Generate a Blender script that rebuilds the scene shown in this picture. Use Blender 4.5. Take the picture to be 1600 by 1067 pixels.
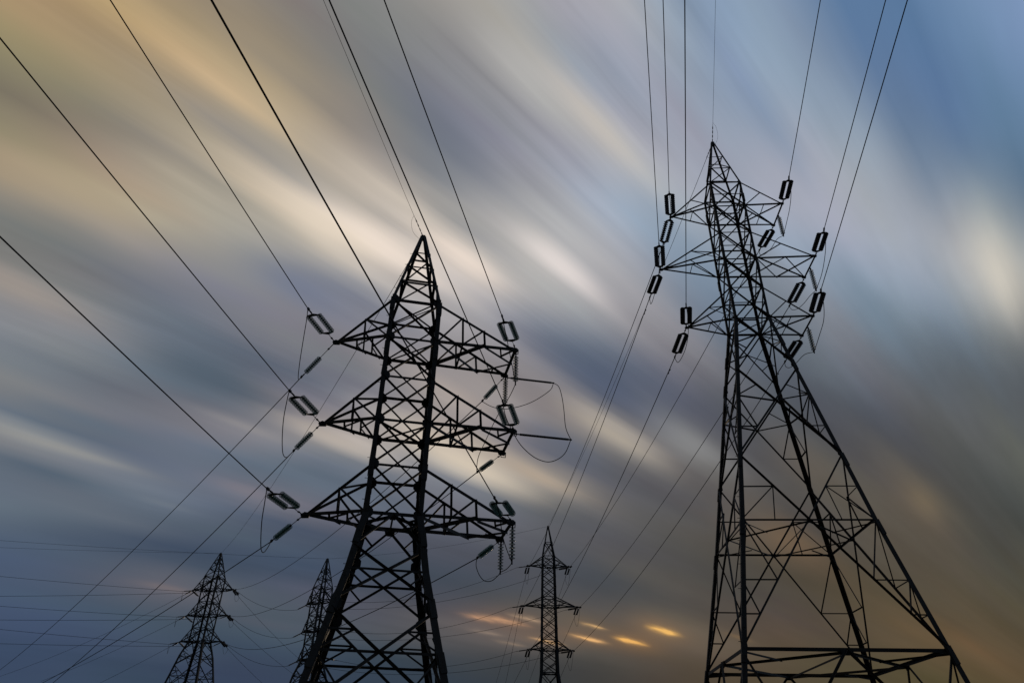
import bpy, bmesh, math, random
from mathutils import Vector, Matrix, Quaternion

random.seed(7)
for o in list(bpy.data.objects):
    bpy.data.objects.remove(o, do_unlink=True)
scene = bpy.context.scene
COL = scene.collection
R = math.radians

# ------------------------------------------------------------------ camera
cam_data = bpy.data.cameras.new('camera')
cam = bpy.data.objects.new('camera', cam_data)
COL.objects.link(cam)
scene.camera = cam
cam_data.sensor_fit = 'HORIZONTAL'
cam_data.sensor_width = 36.0
cam_data.lens = 36.0 * 1088.4048 / 1600.0
cam_data.clip_start = 0.1
cam_data.clip_end = 6000.0
PITCH, ROLL, EYE = 0.56229682, -0.02030726, 1.84
right0 = Vector((1, 0, 0))
up0 = Vector((0, -math.sin(PITCH), math.cos(PITCH)))
fwd = Vector((0, math.cos(PITCH), math.sin(PITCH)))
cr, sr = math.cos(ROLL), math.sin(ROLL)
right = right0 * cr - up0 * sr
up = right0 * sr + up0 * cr
rot = Matrix((right, up, -fwd)).transposed().to_4x4()
cam.matrix_world = Matrix.Translation((0, 0, EYE)) @ rot

# ------------------------------------------------------------------ view
scene.view_settings.view_transform = 'Standard'
scene.view_settings.look = 'None'
scene.view_settings.exposure = 0.0
scene.view_settings.gamma = 1.0
scene.view_settings.use_curve_mapping = False
scene.render.resolution_x = 1024
scene.render.resolution_y = 682

SUN_AZ, SUN_EL = 14.0, 3.0          # low sun behind the far cloud bank

STRINGS = [
 ('A near L0',(-8.015,26.816,18.498),(-8.654,24.255,18.563)),
 ('A near L1',(-7.985,26.822,14.446),(-8.657,24.128,14.576)),
 ('A near L2',(-8.036,26.812,10.498),(-8.709,24.113,10.579)),
 ('A near R0',(0.189,27.180,18.498),(-0.458,24.506,18.576)),
 ('A near R1',(0.171,27.182,14.446),(-0.339,25.075,14.807)),
 ('A near R2',(0.167,27.186,10.498),(-0.533,24.292,10.481)),
 ('A far L0',(-8.015,26.816,18.498),(-10.039,29.144,17.924)),
 ('A far L1',(-7.985,26.822,14.446),(-9.526,28.594,13.924)),
 ('A far L2',(-8.036,26.812,10.498),(-9.787,28.827,10.013)),
 ('B near L0',(9.430,31.509,30.800),(8.984,29.622,31.025)),
 ('B near L1',(8.442,31.572,26.806),(8.016,29.618,27.106)),
 ('B near L2',(9.444,31.508,22.800),(8.930,29.244,22.764)),
 ('B near R0',(15.742,30.158,30.800),(15.325,27.909,30.703)),
 ('B near R1',(16.774,30.067,26.806),(16.368,27.762,26.780)),
 ('B near R2',(15.829,30.140,22.800),(15.463,28.024,22.967)),
 ('B far L0',(9.430,31.509,30.800),(9.281,33.397,30.199)),
 ('C near L0',(3.229,110.451,30.169),(3.378,108.557,29.819)),
 ('B far L1',(8.442,31.572,26.806),(8.248,34.081,26.596)),
 ('C near L1',(2.338,110.443,24.219),(2.484,108.549,23.869)),
 ('B far L2',(9.444,31.508,22.800),(9.260,33.903,22.329)),
 ('C near L2',(3.371,110.452,18.169),(3.516,108.558,17.819)),
 ('B far R0',(15.862,32.049,30.800),(15.671,34.415,30.747)),
 ('C near R0',(9.524,110.507,30.169),(9.676,108.613,29.819)),
 ('B far R1',(16.898,32.007,26.806),(16.715,34.340,26.375)),
 ('C near R1',(10.755,110.518,24.219),(10.904,108.624,23.869)),
 ('B far R2',(15.951,32.055,22.800),(15.754,34.477,22.525)),
 ('C near R2',(9.584,110.508,18.169),(9.738,108.614,17.819)),
 ('A far R0',(-0.276,29.563,18.498),(-1.485,31.993,18.323)),
 ('D near R0',(-45.287,120.015,27.803),(-44.441,118.314,27.503)),
 ('A far R1',(-0.292,29.554,14.446),(-1.586,32.157,14.521)),
 ('D near R1',(-45.287,120.015,23.753),(-44.441,118.314,23.453)),
 ('A far R2',(-0.294,29.549,10.498),(-1.386,31.746,10.282)),
 ('D near R2',(-45.287,120.015,19.803),(-44.441,118.314,19.503)),
 ('C far L0',(3.229,110.451,30.169),(2.847,112.617,29.019)),
 ('C far L1',(2.338,110.443,24.219),(1.955,112.610,23.069)),
 ('C far L2',(3.371,110.452,18.169),(2.989,112.619,17.019)),
 ('C far R0',(9.524,110.507,30.169),(9.141,112.674,29.019)),
 ('C far R1',(10.755,110.518,24.219),(10.373,112.685,23.069)),
 ('C far R2',(9.584,110.508,18.169),(9.202,112.674,17.019)),
 ('D left 0',(-52.598,121.234,27.803),(-53.757,120.509,27.503)),
 ('D left 1',(-52.598,121.234,23.753),(-53.726,120.529,23.485)),
 ('D left 2',(-52.598,121.234,19.803),(-53.805,120.480,19.361)),
 ('D right-left 0',(-45.287,120.015,27.803),(-46.321,119.369,27.345)),
 ('D right-left 1',(-45.287,120.015,23.753),(-46.273,119.399,23.171)),
 ('D right-left 2',(-45.287,120.015,19.803),(-46.289,119.389,19.053)),
 ('D lowerleft 0',(-52.598,121.234,27.803),(-54.564,122.610,27.253)),
 ('D lowerleft 1',(-52.598,121.234,23.753),(-54.564,122.610,23.203)),
 ('D lowerleft 2',(-52.598,121.234,19.803),(-54.564,122.610,19.253)),
 ('D right 0',(-45.287,120.015,27.803),(-44.953,122.392,27.103)),
 ('D right 1',(-45.287,120.015,23.753),(-44.953,122.392,23.053)),
 ('D right 2',(-45.287,120.015,19.803),(-44.953,122.392,19.103)),
 ('D to E 0',(-45.287,120.015,27.653),(-43.831,119.354,27.103)),
 ('E left 0',(-31.158,113.600,24.315),(-32.615,114.262,23.765)),
 ('E right 0',(-26.026,109.013,24.315),(-24.128,109.107,24.015)),
 ('C left 0',(3.229,110.451,30.169),(1.331,110.358,29.869)),
 ('E left C 0',(-31.158,113.600,24.215),(-29.263,113.456,23.915)),
 ('C right 0',(9.524,110.507,30.069),(7.629,110.651,29.769)),
 ('D to E 1',(-45.287,120.015,23.603),(-43.831,119.354,23.053)),
 ('E left 1',(-31.158,113.600,20.265),(-32.615,114.262,19.715)),
 ('E right 1',(-26.026,109.013,20.265),(-24.128,109.109,19.965)),
 ('C left 1',(2.338,110.443,24.219),(0.440,110.347,23.919)),
 ('E left C 1',(-31.158,113.600,20.165),(-29.263,113.461,19.865)),
 ('C right 1',(10.755,110.518,24.119),(8.860,110.657,23.819)),
 ('D to E 2',(-45.287,120.015,19.653),(-43.831,119.354,19.103)),
 ('E left 2',(-31.158,113.600,16.315),(-32.615,114.262,15.765)),
 ('E right 2',(-26.026,109.013,16.315),(-24.128,109.106,16.015)),
 ('C left 2',(3.371,110.452,18.169),(1.473,110.359,17.869)),
 ('E left C 2',(-31.158,113.600,16.215),(-29.263,113.456,15.915)),
 ('C right 2',(9.584,110.508,18.069),(7.690,110.651,17.769)),
 ('D drop 0',(-52.598,121.234,27.803),(-51.179,121.189,26.831)),
 ('D drop 1',(-52.598,121.234,23.753),(-50.971,121.276,22.640)),
 ('D drop 2',(-52.598,121.234,19.803),(-50.944,121.288,18.588))]
HANGING = [
 ('A R0 near',(0.189,27.180,18.348),(0.189,27.180,16.728)),
 ('A R0 far',(-0.276,29.563,18.398),(-0.276,29.563,16.898)),
 ('A R2 near',(0.167,27.186,10.398),(0.167,27.186,8.948)),
 ('A R2 far',(-0.294,29.549,10.398),(-0.294,29.549,9.148)),
 ('B R0',(15.802,31.103,30.720),(15.802,31.103,29.170)),
 ('B R1',(16.836,31.037,26.726),(16.836,31.037,25.176)),
 ('B R2',(15.890,31.098,22.720),(15.890,31.098,21.170))]
RODS = [((-0.129,29.591,18.398),(2.079,30.022,18.398)),((0.318,27.211,14.326),(2.625,27.661,14.326))]
CONDUCTORS = [
 ('A near L0',(-8.654,24.255,18.563),"run",194.00,0.1529,0.00060,57.8),
 ('A near L1',(-8.657,24.128,14.576),"run",194.00,0.1142,0.00060,59.4),
 ('A near L2',(-8.709,24.113,10.579),"run",194.00,0.1154,0.00060,57.2),
 ('A near R0',(-0.458,24.506,18.576),"run",193.60,0.0821,0.00060,58.7),
 ('A near R1',(-0.339,25.075,14.807),"run",193.60,0.0872,0.00060,61.5),
 ('A near R2',(-0.533,24.292,10.481),"run",193.60,0.0803,0.00060,63.3),
 ('A far L0',(-10.039,29.144,17.924),"run",-41.00,-0.2117,0.00120,86.6),
 ('A far L1',(-9.526,28.594,13.924),"run",-41.00,-0.2595,0.00150,63.0),
 ('A far L2',(-9.787,28.827,10.013),"run",-41.00,-0.1064,0.00080,66.1),
 ('B near L0',(8.984,29.622,31.025),"run",193.30,-0.1530,0.00060,58.3),
 ('B near L2',(8.930,29.244,22.764),"run",192.80,-0.0314,0.00060,62.1),
 ('B near R0',(15.325,27.909,30.703),"run",190.50,0.0893,0.00060,55.0),
 ('B near R1',(16.368,27.762,26.780),"run",190.00,0.0681,0.00060,57.3),
 ('B near R2',(15.463,28.024,22.967),"run",189.80,0.0648,0.00060,59.8),
 ('B-C L0',(9.281,33.397,30.199),"span",(3.378,108.557,29.819),1.30),
 ('B-C L1',(8.248,34.081,26.596),"span",(2.484,108.549,23.869),1.30),
 ('B-C L2',(9.260,33.903,22.329),"span",(3.516,108.558,17.819),1.30),
 ('B-C R0',(15.671,34.415,30.747),"span",(9.676,108.613,29.819),1.30),
 ('B-C R1',(16.715,34.340,26.375),"span",(10.904,108.624,23.869),1.30),
 ('B-C R2',(15.754,34.477,22.525),"span",(9.738,108.614,17.819),1.30),
 ('A-D R0',(-1.485,31.993,18.323),"span",(-44.441,118.314,27.503),2.20),
 ('A-D R1',(-1.586,32.157,14.521),"span",(-44.441,118.314,23.453),2.20),
 ('A-D R2',(-1.386,31.746,10.282),"span",(-44.441,118.314,19.503),2.20),
 ('D left 0',(-53.757,120.509,27.503),"run",-122.00,-0.0648,0.00060,40.5),
 ('D left 1',(-53.726,120.529,23.485),"run",-122.00,-0.0683,0.00060,39.1),
 ('D left 2',(-53.805,120.480,19.361),"run",-122.00,-0.0240,0.00060,38.0),
 ('D right-left 0',(-46.321,119.369,27.345),"run",-122.00,-0.1722,0.00060,45.0),
 ('D right-left 1',(-46.273,119.399,23.171),"run",-122.00,-0.1381,0.00060,44.0),
 ('D right-left 2',(-46.289,119.389,19.053),"run",-122.00,-0.1013,0.00060,42.9),
 ('B near L1',(8.016,29.618,27.106),"run",192.30,0.1972,0.00060,57.8),
 ('C far L0',(2.847,112.617,29.019),"run",-10.00,-0.5154,0.00120,40.7),
 ('C far L1',(1.955,112.610,23.069),"run",-10.00,-0.7612,0.00120,25.8),
 ('C far L2',(2.989,112.619,17.019),"run",-10.00,-0.2458,0.00120,24.2),
 ('C far R0',(9.141,112.674,29.019),"run",-10.00,-0.4648,0.00120,30.2),
 ('C far R1',(10.373,112.685,23.069),"run",-10.00,-0.3557,0.00120,27.4),
 ('C far R2',(9.202,112.674,17.019),"run",-10.00,-0.3843,0.00120,22.7),
 ('D lowerleft 0',(-54.564,122.610,27.253),"run",-55.00,-0.2205,0.00100,67.5),
 ('D lowerleft 1',(-54.564,122.610,23.203),"run",-55.00,-0.2191,0.00100,39.5),
 ('D lowerleft 2',(-54.564,122.610,19.253),"run",-55.00,-0.2603,0.00100,28.4),
 ('D right 0',(-44.953,122.392,27.103),"run",8.00,-0.2346,0.00150,37.2),
 ('D right 1',(-44.953,122.392,23.053),"run",8.00,-0.2012,0.00150,36.1),
 ('D right 2',(-44.953,122.392,19.103),"run",8.00,-0.2552,0.00150,24.7),
 ('D to E 0|E left 0',(-43.831,119.354,27.103),"span",(-32.615,114.262,23.765),0.90),
 ('E right 0|C left 0',(-24.128,109.107,24.015),"span",(1.331,110.358,29.869),1.60),
 ('E left C 0|C right 0',(-29.263,113.456,23.915),"span",(7.629,110.651,29.769),2.00),
 ('D to E 1|E left 1',(-43.831,119.354,23.053),"span",(-32.615,114.262,19.715),0.90),
 ('E right 1|C left 1',(-24.128,109.109,19.965),"span",(0.440,110.347,23.919),1.60),
 ('E left C 1|C right 1',(-29.263,113.461,19.865),"span",(8.860,110.657,23.819),2.00),
 ('D to E 2|E left 2',(-43.831,119.354,19.103),"span",(-32.615,114.262,15.765),0.90),
 ('E right 2|C left 2',(-24.128,109.106,16.015),"span",(1.473,110.359,17.869),1.60),
 ('E left C 2|C right 2',(-29.263,113.456,15.915),"span",(7.690,110.651,17.769),2.00)]
GROUND_WIRES = [
 ('A near',(-4.668,27.469,25.351),"run",193.50,0.1306,0.00050,52.1),
 ('B near',(12.752,31.297,37.040),"run",191.00,0.2738,0.00050,48.5),
 ('D left',(-49.031,120.639,33.903),"run",-122.00,-0.1501,0.00050,45.8),
 ('E left',(-28.258,111.009,30.815),"run",-118.00,-0.1044,0.00040,57.7),
 ('A-D',(-4.668,27.469,25.351),"span",(-49.031,120.639,33.903),2.00),
 ('B-C',(12.752,31.297,37.040),"span",(6.379,110.479,36.526),1.20),
 ('C-E',(6.379,110.479,36.526),"span",(-28.258,111.009,30.815),0.80)]
JUMPERS = [
 ('A L0',[(-8.654,24.255,18.563),(-8.894,25.067,18.518),(-9.144,25.875,18.042),(-9.380,26.688,17.376),(-9.601,27.506,17.084),(-9.826,28.323,17.368),(-10.039,29.144,17.924)]),
 ('A L1',[(-8.657,24.128,14.576),(-8.880,24.732,14.321),(-9.079,25.344,13.913),(-9.197,25.985,13.365),(-9.276,26.640,13.004),(-9.337,27.299,13.098),(-9.421,27.951,13.502),(-9.526,28.594,13.924)]),
 ('A L2',[(-8.709,24.113,10.579),(-8.917,24.768,10.280),(-9.111,25.428,9.773),(-9.226,26.115,9.189),(-9.363,26.794,9.065),(-9.497,27.475,9.226),(-9.621,28.158,9.616),(-9.787,28.827,10.013)]),
 ('A rod2',[(-0.339,25.075,14.807),(-0.197,25.377,14.271),(0.019,25.679,13.908),(0.341,25.977,13.431),(0.661,26.272,13.176),(1.088,26.559,12.972),(1.573,26.836,12.944),(2.016,27.108,13.193),(2.367,27.382,13.633),(2.625,27.661,14.326)]),
 ('A rods',[(2.625,27.661,14.326),(2.461,28.139,15.119),(2.435,28.605,16.237),(2.400,29.072,17.140),(2.296,29.543,17.941),(2.079,30.022,18.398)]),
 ('A rod1',[(2.079,30.022,18.398),(1.941,30.308,18.169),(1.386,30.615,17.855),(0.826,30.912,17.675),(0.163,31.198,17.592),(-0.414,31.472,17.646),(-0.974,31.736,17.910),(-1.485,31.993,18.323)]),
 ('A R0 sus',[(-0.458,24.506,18.576),(-0.283,25.176,18.138),(-0.133,25.845,17.744),(0.021,26.513,17.331),(0.189,27.180,16.728)]),
 ('A R0 sus2',[(0.189,27.180,16.728),(0.018,27.975,16.707),(-0.153,28.769,16.756),(-0.276,29.563,16.898)]),
 ('A R1 far',[(-0.276,29.563,16.898),(-0.543,29.998,16.697),(-0.840,30.430,16.256),(-1.192,30.857,15.574),(-1.488,31.283,15.023),(-1.579,31.718,14.674),(-1.586,32.157,14.521)]),
 ('A R2 a',[(-0.533,24.292,10.481),(-0.418,24.872,10.373),(-0.320,25.451,10.132),(-0.214,26.030,9.660),(-0.060,26.609,9.323),(0.167,27.186,8.948)]),
 ('A R2 b',[(0.167,27.186,8.948),(0.104,27.974,9.031),(-0.046,28.763,9.077),(-0.294,29.549,9.148)]),
 ('A R2 c',[(-0.294,29.549,9.148),(-0.391,29.919,9.099),(-0.660,30.285,8.971),(-0.969,30.648,9.051),(-1.212,31.011,9.375),(-1.384,31.375,9.847),(-1.386,31.746,10.282)]),
 ('B R0 a',[(15.325,27.909,30.703),(15.594,28.631,30.240),(15.710,29.433,29.777),(15.748,30.274,29.419),(15.802,31.103,29.170)]),
 ('B R0 b',[(15.802,31.103,29.170),(15.711,31.804,29.472),(15.581,32.518,29.373),(15.444,33.231,29.506),(15.451,33.872,29.981),(15.671,34.415,30.747)]),
 ('B R1 a',[(16.368,27.762,26.780),(16.654,28.488,26.482),(16.850,29.265,26.156),(16.890,30.128,25.604),(16.836,31.037,25.176)]),
 ('B R1 b',[(16.836,31.037,25.176),(16.749,31.738,25.254),(16.712,32.407,25.286),(16.612,33.105,25.369),(16.581,33.764,25.736),(16.715,34.340,26.375)]),
 ('B R2 a',[(15.463,28.024,22.967),(15.759,28.693,22.543),(15.938,29.426,22.063),(15.931,30.256,21.622),(15.890,31.098,21.170)]),
 ('B R2 b',[(15.890,31.098,21.170),(15.717,31.852,21.456),(15.559,32.592,21.410),(15.471,33.294,21.491),(15.519,33.928,21.902),(15.754,34.477,22.525)]),
 ('B L0',[(8.984,29.622,31.025),(9.163,30.343,30.449),(9.280,31.082,30.121),(9.216,31.874,29.812),(9.105,32.677,29.436),(9.281,33.397,30.199)]),
 ('B L1',[(8.016,29.618,27.106),(8.135,30.493,26.473),(8.245,31.371,26.253),(8.094,32.314,25.500),(8.078,33.221,25.557),(8.248,34.081,26.596)]),
 ('B L2',[(8.930,29.244,22.764),(9.180,30.123,22.368),(9.335,31.030,21.960),(9.337,31.983,21.626),(9.188,32.975,21.485),(9.260,33.903,22.329)]),
 ('C L0',[(3.378,108.557,29.819),(3.285,109.267,28.664),(3.112,110.587,27.519),(2.940,111.907,28.144),(2.847,112.617,29.019)]),
 ('C L1',[(2.484,108.549,23.869),(2.392,109.259,22.714),(2.220,110.579,21.569),(2.048,111.899,22.194),(1.955,112.610,23.069)]),
 ('C L2',[(3.516,108.558,17.819),(3.424,109.268,16.664),(3.253,110.588,15.519),(3.081,111.908,16.144),(2.989,112.619,17.019)]),
 ('C R0',[(9.676,108.613,29.819),(9.583,109.324,28.664),(9.409,110.643,27.519),(9.235,111.963,28.144),(9.141,112.674,29.019)]),
 ('C R1',[(10.904,108.624,23.869),(10.811,109.334,22.714),(10.638,110.654,21.569),(10.466,111.974,22.194),(10.373,112.685,23.069)]),
 ('C R2',[(9.738,108.614,17.819),(9.644,109.324,16.664),(9.470,110.644,15.519),(9.296,111.964,16.144),(9.202,112.674,17.019)]),
 ('D L0',[(-53.757,120.509,27.503),(-53.878,120.825,26.805),(-54.160,121.560,26.178),(-54.443,122.295,26.630),(-54.564,122.610,27.253)]),
 ('D R0',[(-44.441,118.314,27.503),(-44.518,118.926,26.783),(-44.697,120.353,26.103),(-44.877,121.780,26.503),(-44.953,122.392,27.103)]),
 ('D L1',[(-53.726,120.529,23.485),(-53.852,120.841,22.782),(-54.145,121.569,22.144),(-54.438,122.298,22.585),(-54.564,122.610,23.203)]),
 ('D R1',[(-44.441,118.314,23.453),(-44.518,118.926,22.733),(-44.697,120.353,22.053),(-44.877,121.780,22.453),(-44.953,122.392,23.053)]),
 ('D L2',[(-53.805,120.480,19.361),(-53.919,120.799,18.685),(-54.184,121.545,18.107),(-54.450,122.291,18.609),(-54.564,122.610,19.253)]),
 ('D R2',[(-44.441,118.314,19.503),(-44.518,118.926,18.783),(-44.697,120.353,18.103),(-44.877,121.780,18.503),(-44.953,122.392,19.103)])]
CLOUD_ROWS = [
 (4.0, [85, 75, 57, 82, 74, 57, 78, 72, 58, 76, 70, 59, 74, 68, 61, 70, 67, 62, 64, 64, 63, 58, 62, 64, 54, 61, 67, 60, 68, 76, 59, 68, 80, 58, 69, 84, 59, 71, 87, 55, 68, 90, 55, 69, 91, 56, 70, 92, 56, 71, 93, 57, 72, 94, 57, 72, 96, 60, 74, 97, 60, 75, 97, 60, 75, 98, 68, 81, 99, 69, 81, 100, 69, 82, 100, 70, 82, 101]),
 (5.0, [85, 75, 57, 82, 74, 57, 78, 72, 58, 76, 70, 59, 74, 69, 61, 71, 67, 63, 65, 65, 64, 58, 62, 65, 53, 61, 68, 51, 62, 72, 50, 63, 76, 51, 65, 81, 54, 67, 86, 55, 68, 89, 56, 70, 91, 55, 69, 90, 56, 71, 92, 57, 72, 95, 57, 72, 97, 58, 73, 97, 61, 76, 98, 61, 76, 99, 63, 76, 97, 70, 83, 101, 71, 83, 101, 71, 84, 102]),
 (6.0, [86, 75, 55, 83, 74, 57, 79, 72, 58, 76, 70, 59, 75, 69, 60, 72, 68, 63, 66, 66, 64, 59, 63, 65, 55, 62, 68, 52, 62, 71, 51, 63, 75, 52, 65, 81, 54, 67, 86, 54, 67, 89, 53, 66, 90, 54, 68, 89, 55, 71, 90, 58, 72, 95, 57, 72, 98, 59, 74, 99, 60, 75, 98, 63, 78, 100, 64, 78, 101, 72, 84, 102, 72, 84, 102, 73, 85, 103]),
 (7.0, [86, 75, 55, 83, 74, 57, 79, 72, 58, 76, 70, 60, 75, 69, 60, 73, 68, 63, 67, 67, 64, 61, 64, 66, 50, 58, 64, 49, 60, 70, 48, 61, 75, 48, 63, 79, 52, 66, 84, 55, 67, 89, 54, 66, 89, 56, 68, 91, 57, 72, 92, 59, 74, 98, 59, 75, 101, 60, 76, 102, 63, 77, 101, 66, 80, 102, 66, 80, 103, 68, 81, 101, 74, 86, 104, 75, 87, 104]),
 (8.0, [86, 75, 55, 83, 74, 57, 79, 72, 58, 77, 70, 58, 76, 70, 61, 68, 63, 57, 63, 62, 60, 56, 60, 62, 51, 59, 65, 47, 59, 68, 47, 60, 74, 48, 62, 78, 50, 64, 82, 56, 69, 89, 56, 68, 90, 63, 76, 95, 65, 78, 98, 62, 76, 102, 64, 79, 106, 65, 80, 106, 65, 81, 105, 69, 82, 104, 69, 83, 105, 71, 83, 103, 76, 88, 105, 77, 88, 106]),
 (9.0, [86, 75, 55, 83, 75, 56, 79, 72, 57, 77, 70, 58, 76, 70, 61, 69, 64, 58, 64, 63, 61, 57, 61, 63, 49, 57, 62, 50, 59, 68, 48, 60, 73, 49, 63, 78, 52, 66, 82, 62, 76, 94, 59, 74, 93, 62, 75, 92, 68, 82, 99, 65, 80, 105, 69, 84, 111, 69, 84, 110, 69, 84, 108, 72, 85, 106, 72, 86, 107, 74, 86, 105, 78, 90, 106, 79, 90, 107]),
 (10.0, [86, 75, 56, 83, 75, 56, 80, 73, 57, 77, 71, 59, 73, 67, 57, 70, 65, 58, 61, 59, 58, 55, 59, 61, 48, 56, 61, 52, 60, 67, 56, 64, 73, 52, 65, 77, 56, 69, 83, 71, 84, 98, 69, 83, 98, 67, 80, 95, 69, 83, 98, 70, 85, 104, 73, 89, 112, 71, 87, 111, 72, 87, 110, 75, 88, 108, 76, 89, 109, 76, 89, 109, 78, 90, 109, 81, 92, 108]),
 (11.0, [86, 75, 56, 84, 75, 56, 80, 73, 57, 78, 71, 59, 74, 67, 57, 67, 61, 54, 63, 61, 59, 54, 58, 60, 51, 57, 62, 55, 61, 67, 62, 67, 74, 63, 71, 80, 69, 78, 89, 77, 87, 99, 75, 86, 98, 76, 84, 97, 84, 90, 102, 77, 88, 105, 74, 88, 111, 74, 89, 113, 76, 90, 112, 77, 91, 112, 79, 92, 110, 80, 92, 111, 81, 93, 111, 84, 94, 110]),
 (12.0, [86, 75, 56, 84, 75, 56, 80, 73, 57, 77, 70, 57, 75, 68, 57, 68, 62, 55, 61, 58, 56, 58, 61, 62, 54, 58, 62, 65, 68, 72, 75, 76, 80, 80, 82, 87, 79, 83, 92, 78, 86, 98, 75, 86, 98, 92, 95, 105, 102, 100, 109, 83, 90, 105, 76, 91, 115, 76, 91, 116, 78, 92, 115, 81, 94, 114, 82, 95, 112, 83, 95, 113, 85, 96, 113, 86, 96, 111]),
 (13.0, [86, 75, 56, 84, 75, 56, 80, 73, 57, 77, 71, 58, 75, 68, 57, 67, 61, 53, 66, 62, 59, 66, 67, 66, 60, 63, 65, 88, 85, 85, 87, 85, 87, 86, 86, 90, 77, 80, 91, 80, 85, 99, 76, 86, 99, 85, 92, 103, 94, 96, 107, 78, 89, 105, 77, 92, 113, 81, 95, 116, 84, 98, 117, 85, 99, 117, 86, 97, 114, 87, 98, 115, 88, 99, 115, 88, 98, 113]),
 (14.0, [86, 75, 56, 84, 75, 56, 81, 73, 57, 77, 71, 58, 74, 67, 55, 69, 63, 54, 71, 66, 62, 76, 74, 71, 77, 76, 74, 99, 93, 90, 97, 92, 93, 88, 87, 91, 75, 78, 89, 83, 86, 102, 77, 85, 102, 68, 80, 96, 71, 82, 99, 69, 82, 101, 79, 92, 110, 94, 107, 122, 92, 105, 121, 90, 103, 119, 89, 100, 116, 90, 101, 117, 92, 102, 117, 93, 104, 118]),
 (15.0, [86, 75, 56, 81, 73, 53, 79, 73, 56, 77, 71, 57, 74, 67, 55, 72, 65, 56, 76, 70, 65, 83, 78, 73, 88, 83, 78, 90, 86, 84, 88, 86, 90, 77, 78, 87, 72, 77, 88, 73, 81, 98, 67, 79, 98, 64, 77, 95, 63, 76, 97, 73, 85, 103, 90, 102, 116, 103, 116, 129, 97, 110, 124, 94, 106, 120, 96, 108, 122, 94, 105, 119, 95, 106, 120, 97, 107, 120]),
 (16.0, [86, 76, 56, 81, 73, 53, 79, 73, 56, 77, 72, 57, 74, 67, 54, 76, 68, 59, 81, 75, 68, 86, 80, 74, 92, 85, 79, 87, 84, 82, 77, 79, 86, 69, 74, 86, 66, 73, 87, 66, 77, 96, 63, 77, 97, 69, 81, 100, 77, 88, 105, 95, 104, 117, 101, 111, 123, 100, 111, 126, 99, 110, 124, 98, 109, 122, 100, 110, 123, 98, 108, 121, 100, 109, 122, 101, 110, 123]),
 (17.0, [87, 76, 56, 82, 74, 53, 80, 73, 56, 77, 72, 57, 74, 67, 55, 82, 73, 64, 87, 79, 72, 88, 81, 75, 94, 87, 79, 84, 82, 81, 70, 75, 85, 67, 73, 86, 63, 73, 86, 67, 78, 96, 71, 84, 103, 78, 90, 104, 83, 94, 109, 93, 104, 118, 99, 107, 119, 96, 107, 121, 99, 110, 123, 103, 113, 124, 105, 114, 126, 102, 111, 123, 104, 113, 124, 105, 114, 125]),
 (18.0, [85, 74, 54, 82, 74, 53, 80, 73, 55, 77, 72, 57, 75, 67, 55, 90, 80, 71, 94, 85, 76, 89, 82, 76, 94, 87, 79, 80, 80, 82, 67, 74, 85, 65, 74, 87, 65, 75, 87, 69, 80, 97, 79, 89, 107, 82, 92, 107, 95, 106, 123, 106, 117, 131, 88, 101, 115, 85, 99, 115, 109, 116, 126, 110, 118, 127, 112, 120, 129, 106, 115, 125, 108, 116, 126, 109, 117, 127]),
 (19.0, [85, 74, 54, 83, 74, 54, 80, 73, 56, 77, 72, 58, 76, 68, 56, 90, 81, 71, 100, 90, 80, 89, 82, 77, 85, 82, 80, 76, 78, 83, 67, 75, 87, 70, 77, 90, 72, 79, 93, 74, 83, 100, 74, 84, 103, 84, 94, 111, 100, 110, 127, 110, 119, 131, 110, 116, 127, 122, 126, 132, 129, 129, 132, 124, 128, 134, 117, 124, 132, 110, 117, 127, 111, 118, 127, 112, 119, 128]),
 (20.0, [85, 74, 54, 83, 74, 53, 80, 74, 56, 78, 73, 58, 77, 69, 57, 91, 82, 73, 102, 92, 81, 86, 82, 78, 77, 78, 81, 74, 77, 84, 72, 77, 89, 76, 81, 93, 80, 84, 98, 88, 92, 107, 106, 108, 120, 110, 112, 125, 101, 110, 126, 104, 112, 126, 123, 127, 135, 141, 144, 146, 140, 142, 144, 124, 129, 135, 119, 124, 131, 112, 119, 128, 114, 120, 128, 115, 121, 129]),
 (21.0, [85, 74, 54, 83, 75, 53, 79, 73, 54, 78, 73, 58, 80, 71, 58, 91, 83, 74, 100, 91, 80, 81, 79, 78, 73, 76, 81, 76, 79, 86, 75, 78, 89, 77, 81, 92, 80, 84, 97, 97, 99, 113, 112, 112, 124, 116, 116, 128, 103, 112, 128, 100, 109, 126, 93, 104, 119, 98, 110, 123, 107, 116, 129, 118, 124, 130, 119, 124, 130, 114, 120, 128, 116, 121, 129, 117, 122, 130]),
 (22.0, [86, 74, 53, 78, 71, 50, 80, 73, 54, 78, 73, 58, 83, 72, 60, 89, 81, 73, 93, 87, 78, 74, 76, 78, 69, 74, 82, 77, 80, 88, 79, 82, 93, 82, 86, 98, 88, 93, 106, 98, 105, 119, 103, 109, 122, 97, 106, 120, 101, 111, 126, 102, 110, 125, 100, 109, 120, 114, 119, 126, 126, 127, 129, 119, 123, 128, 118, 123, 129, 116, 122, 129, 118, 123, 129, 119, 123, 130]),
 (23.0, [86, 74, 53, 78, 72, 50, 80, 73, 54, 78, 73, 59, 85, 73, 61, 81, 74, 68, 84, 80, 75, 70, 74, 79, 69, 75, 84, 80, 83, 90, 87, 90, 99, 92, 96, 107, 94, 101, 115, 95, 105, 120, 95, 106, 120, 93, 106, 121, 104, 114, 130, 107, 113, 127, 114, 116, 125, 122, 125, 130, 127, 129, 130, 122, 126, 130, 120, 124, 130, 118, 123, 130, 120, 124, 130, 121, 125, 131]),
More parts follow.
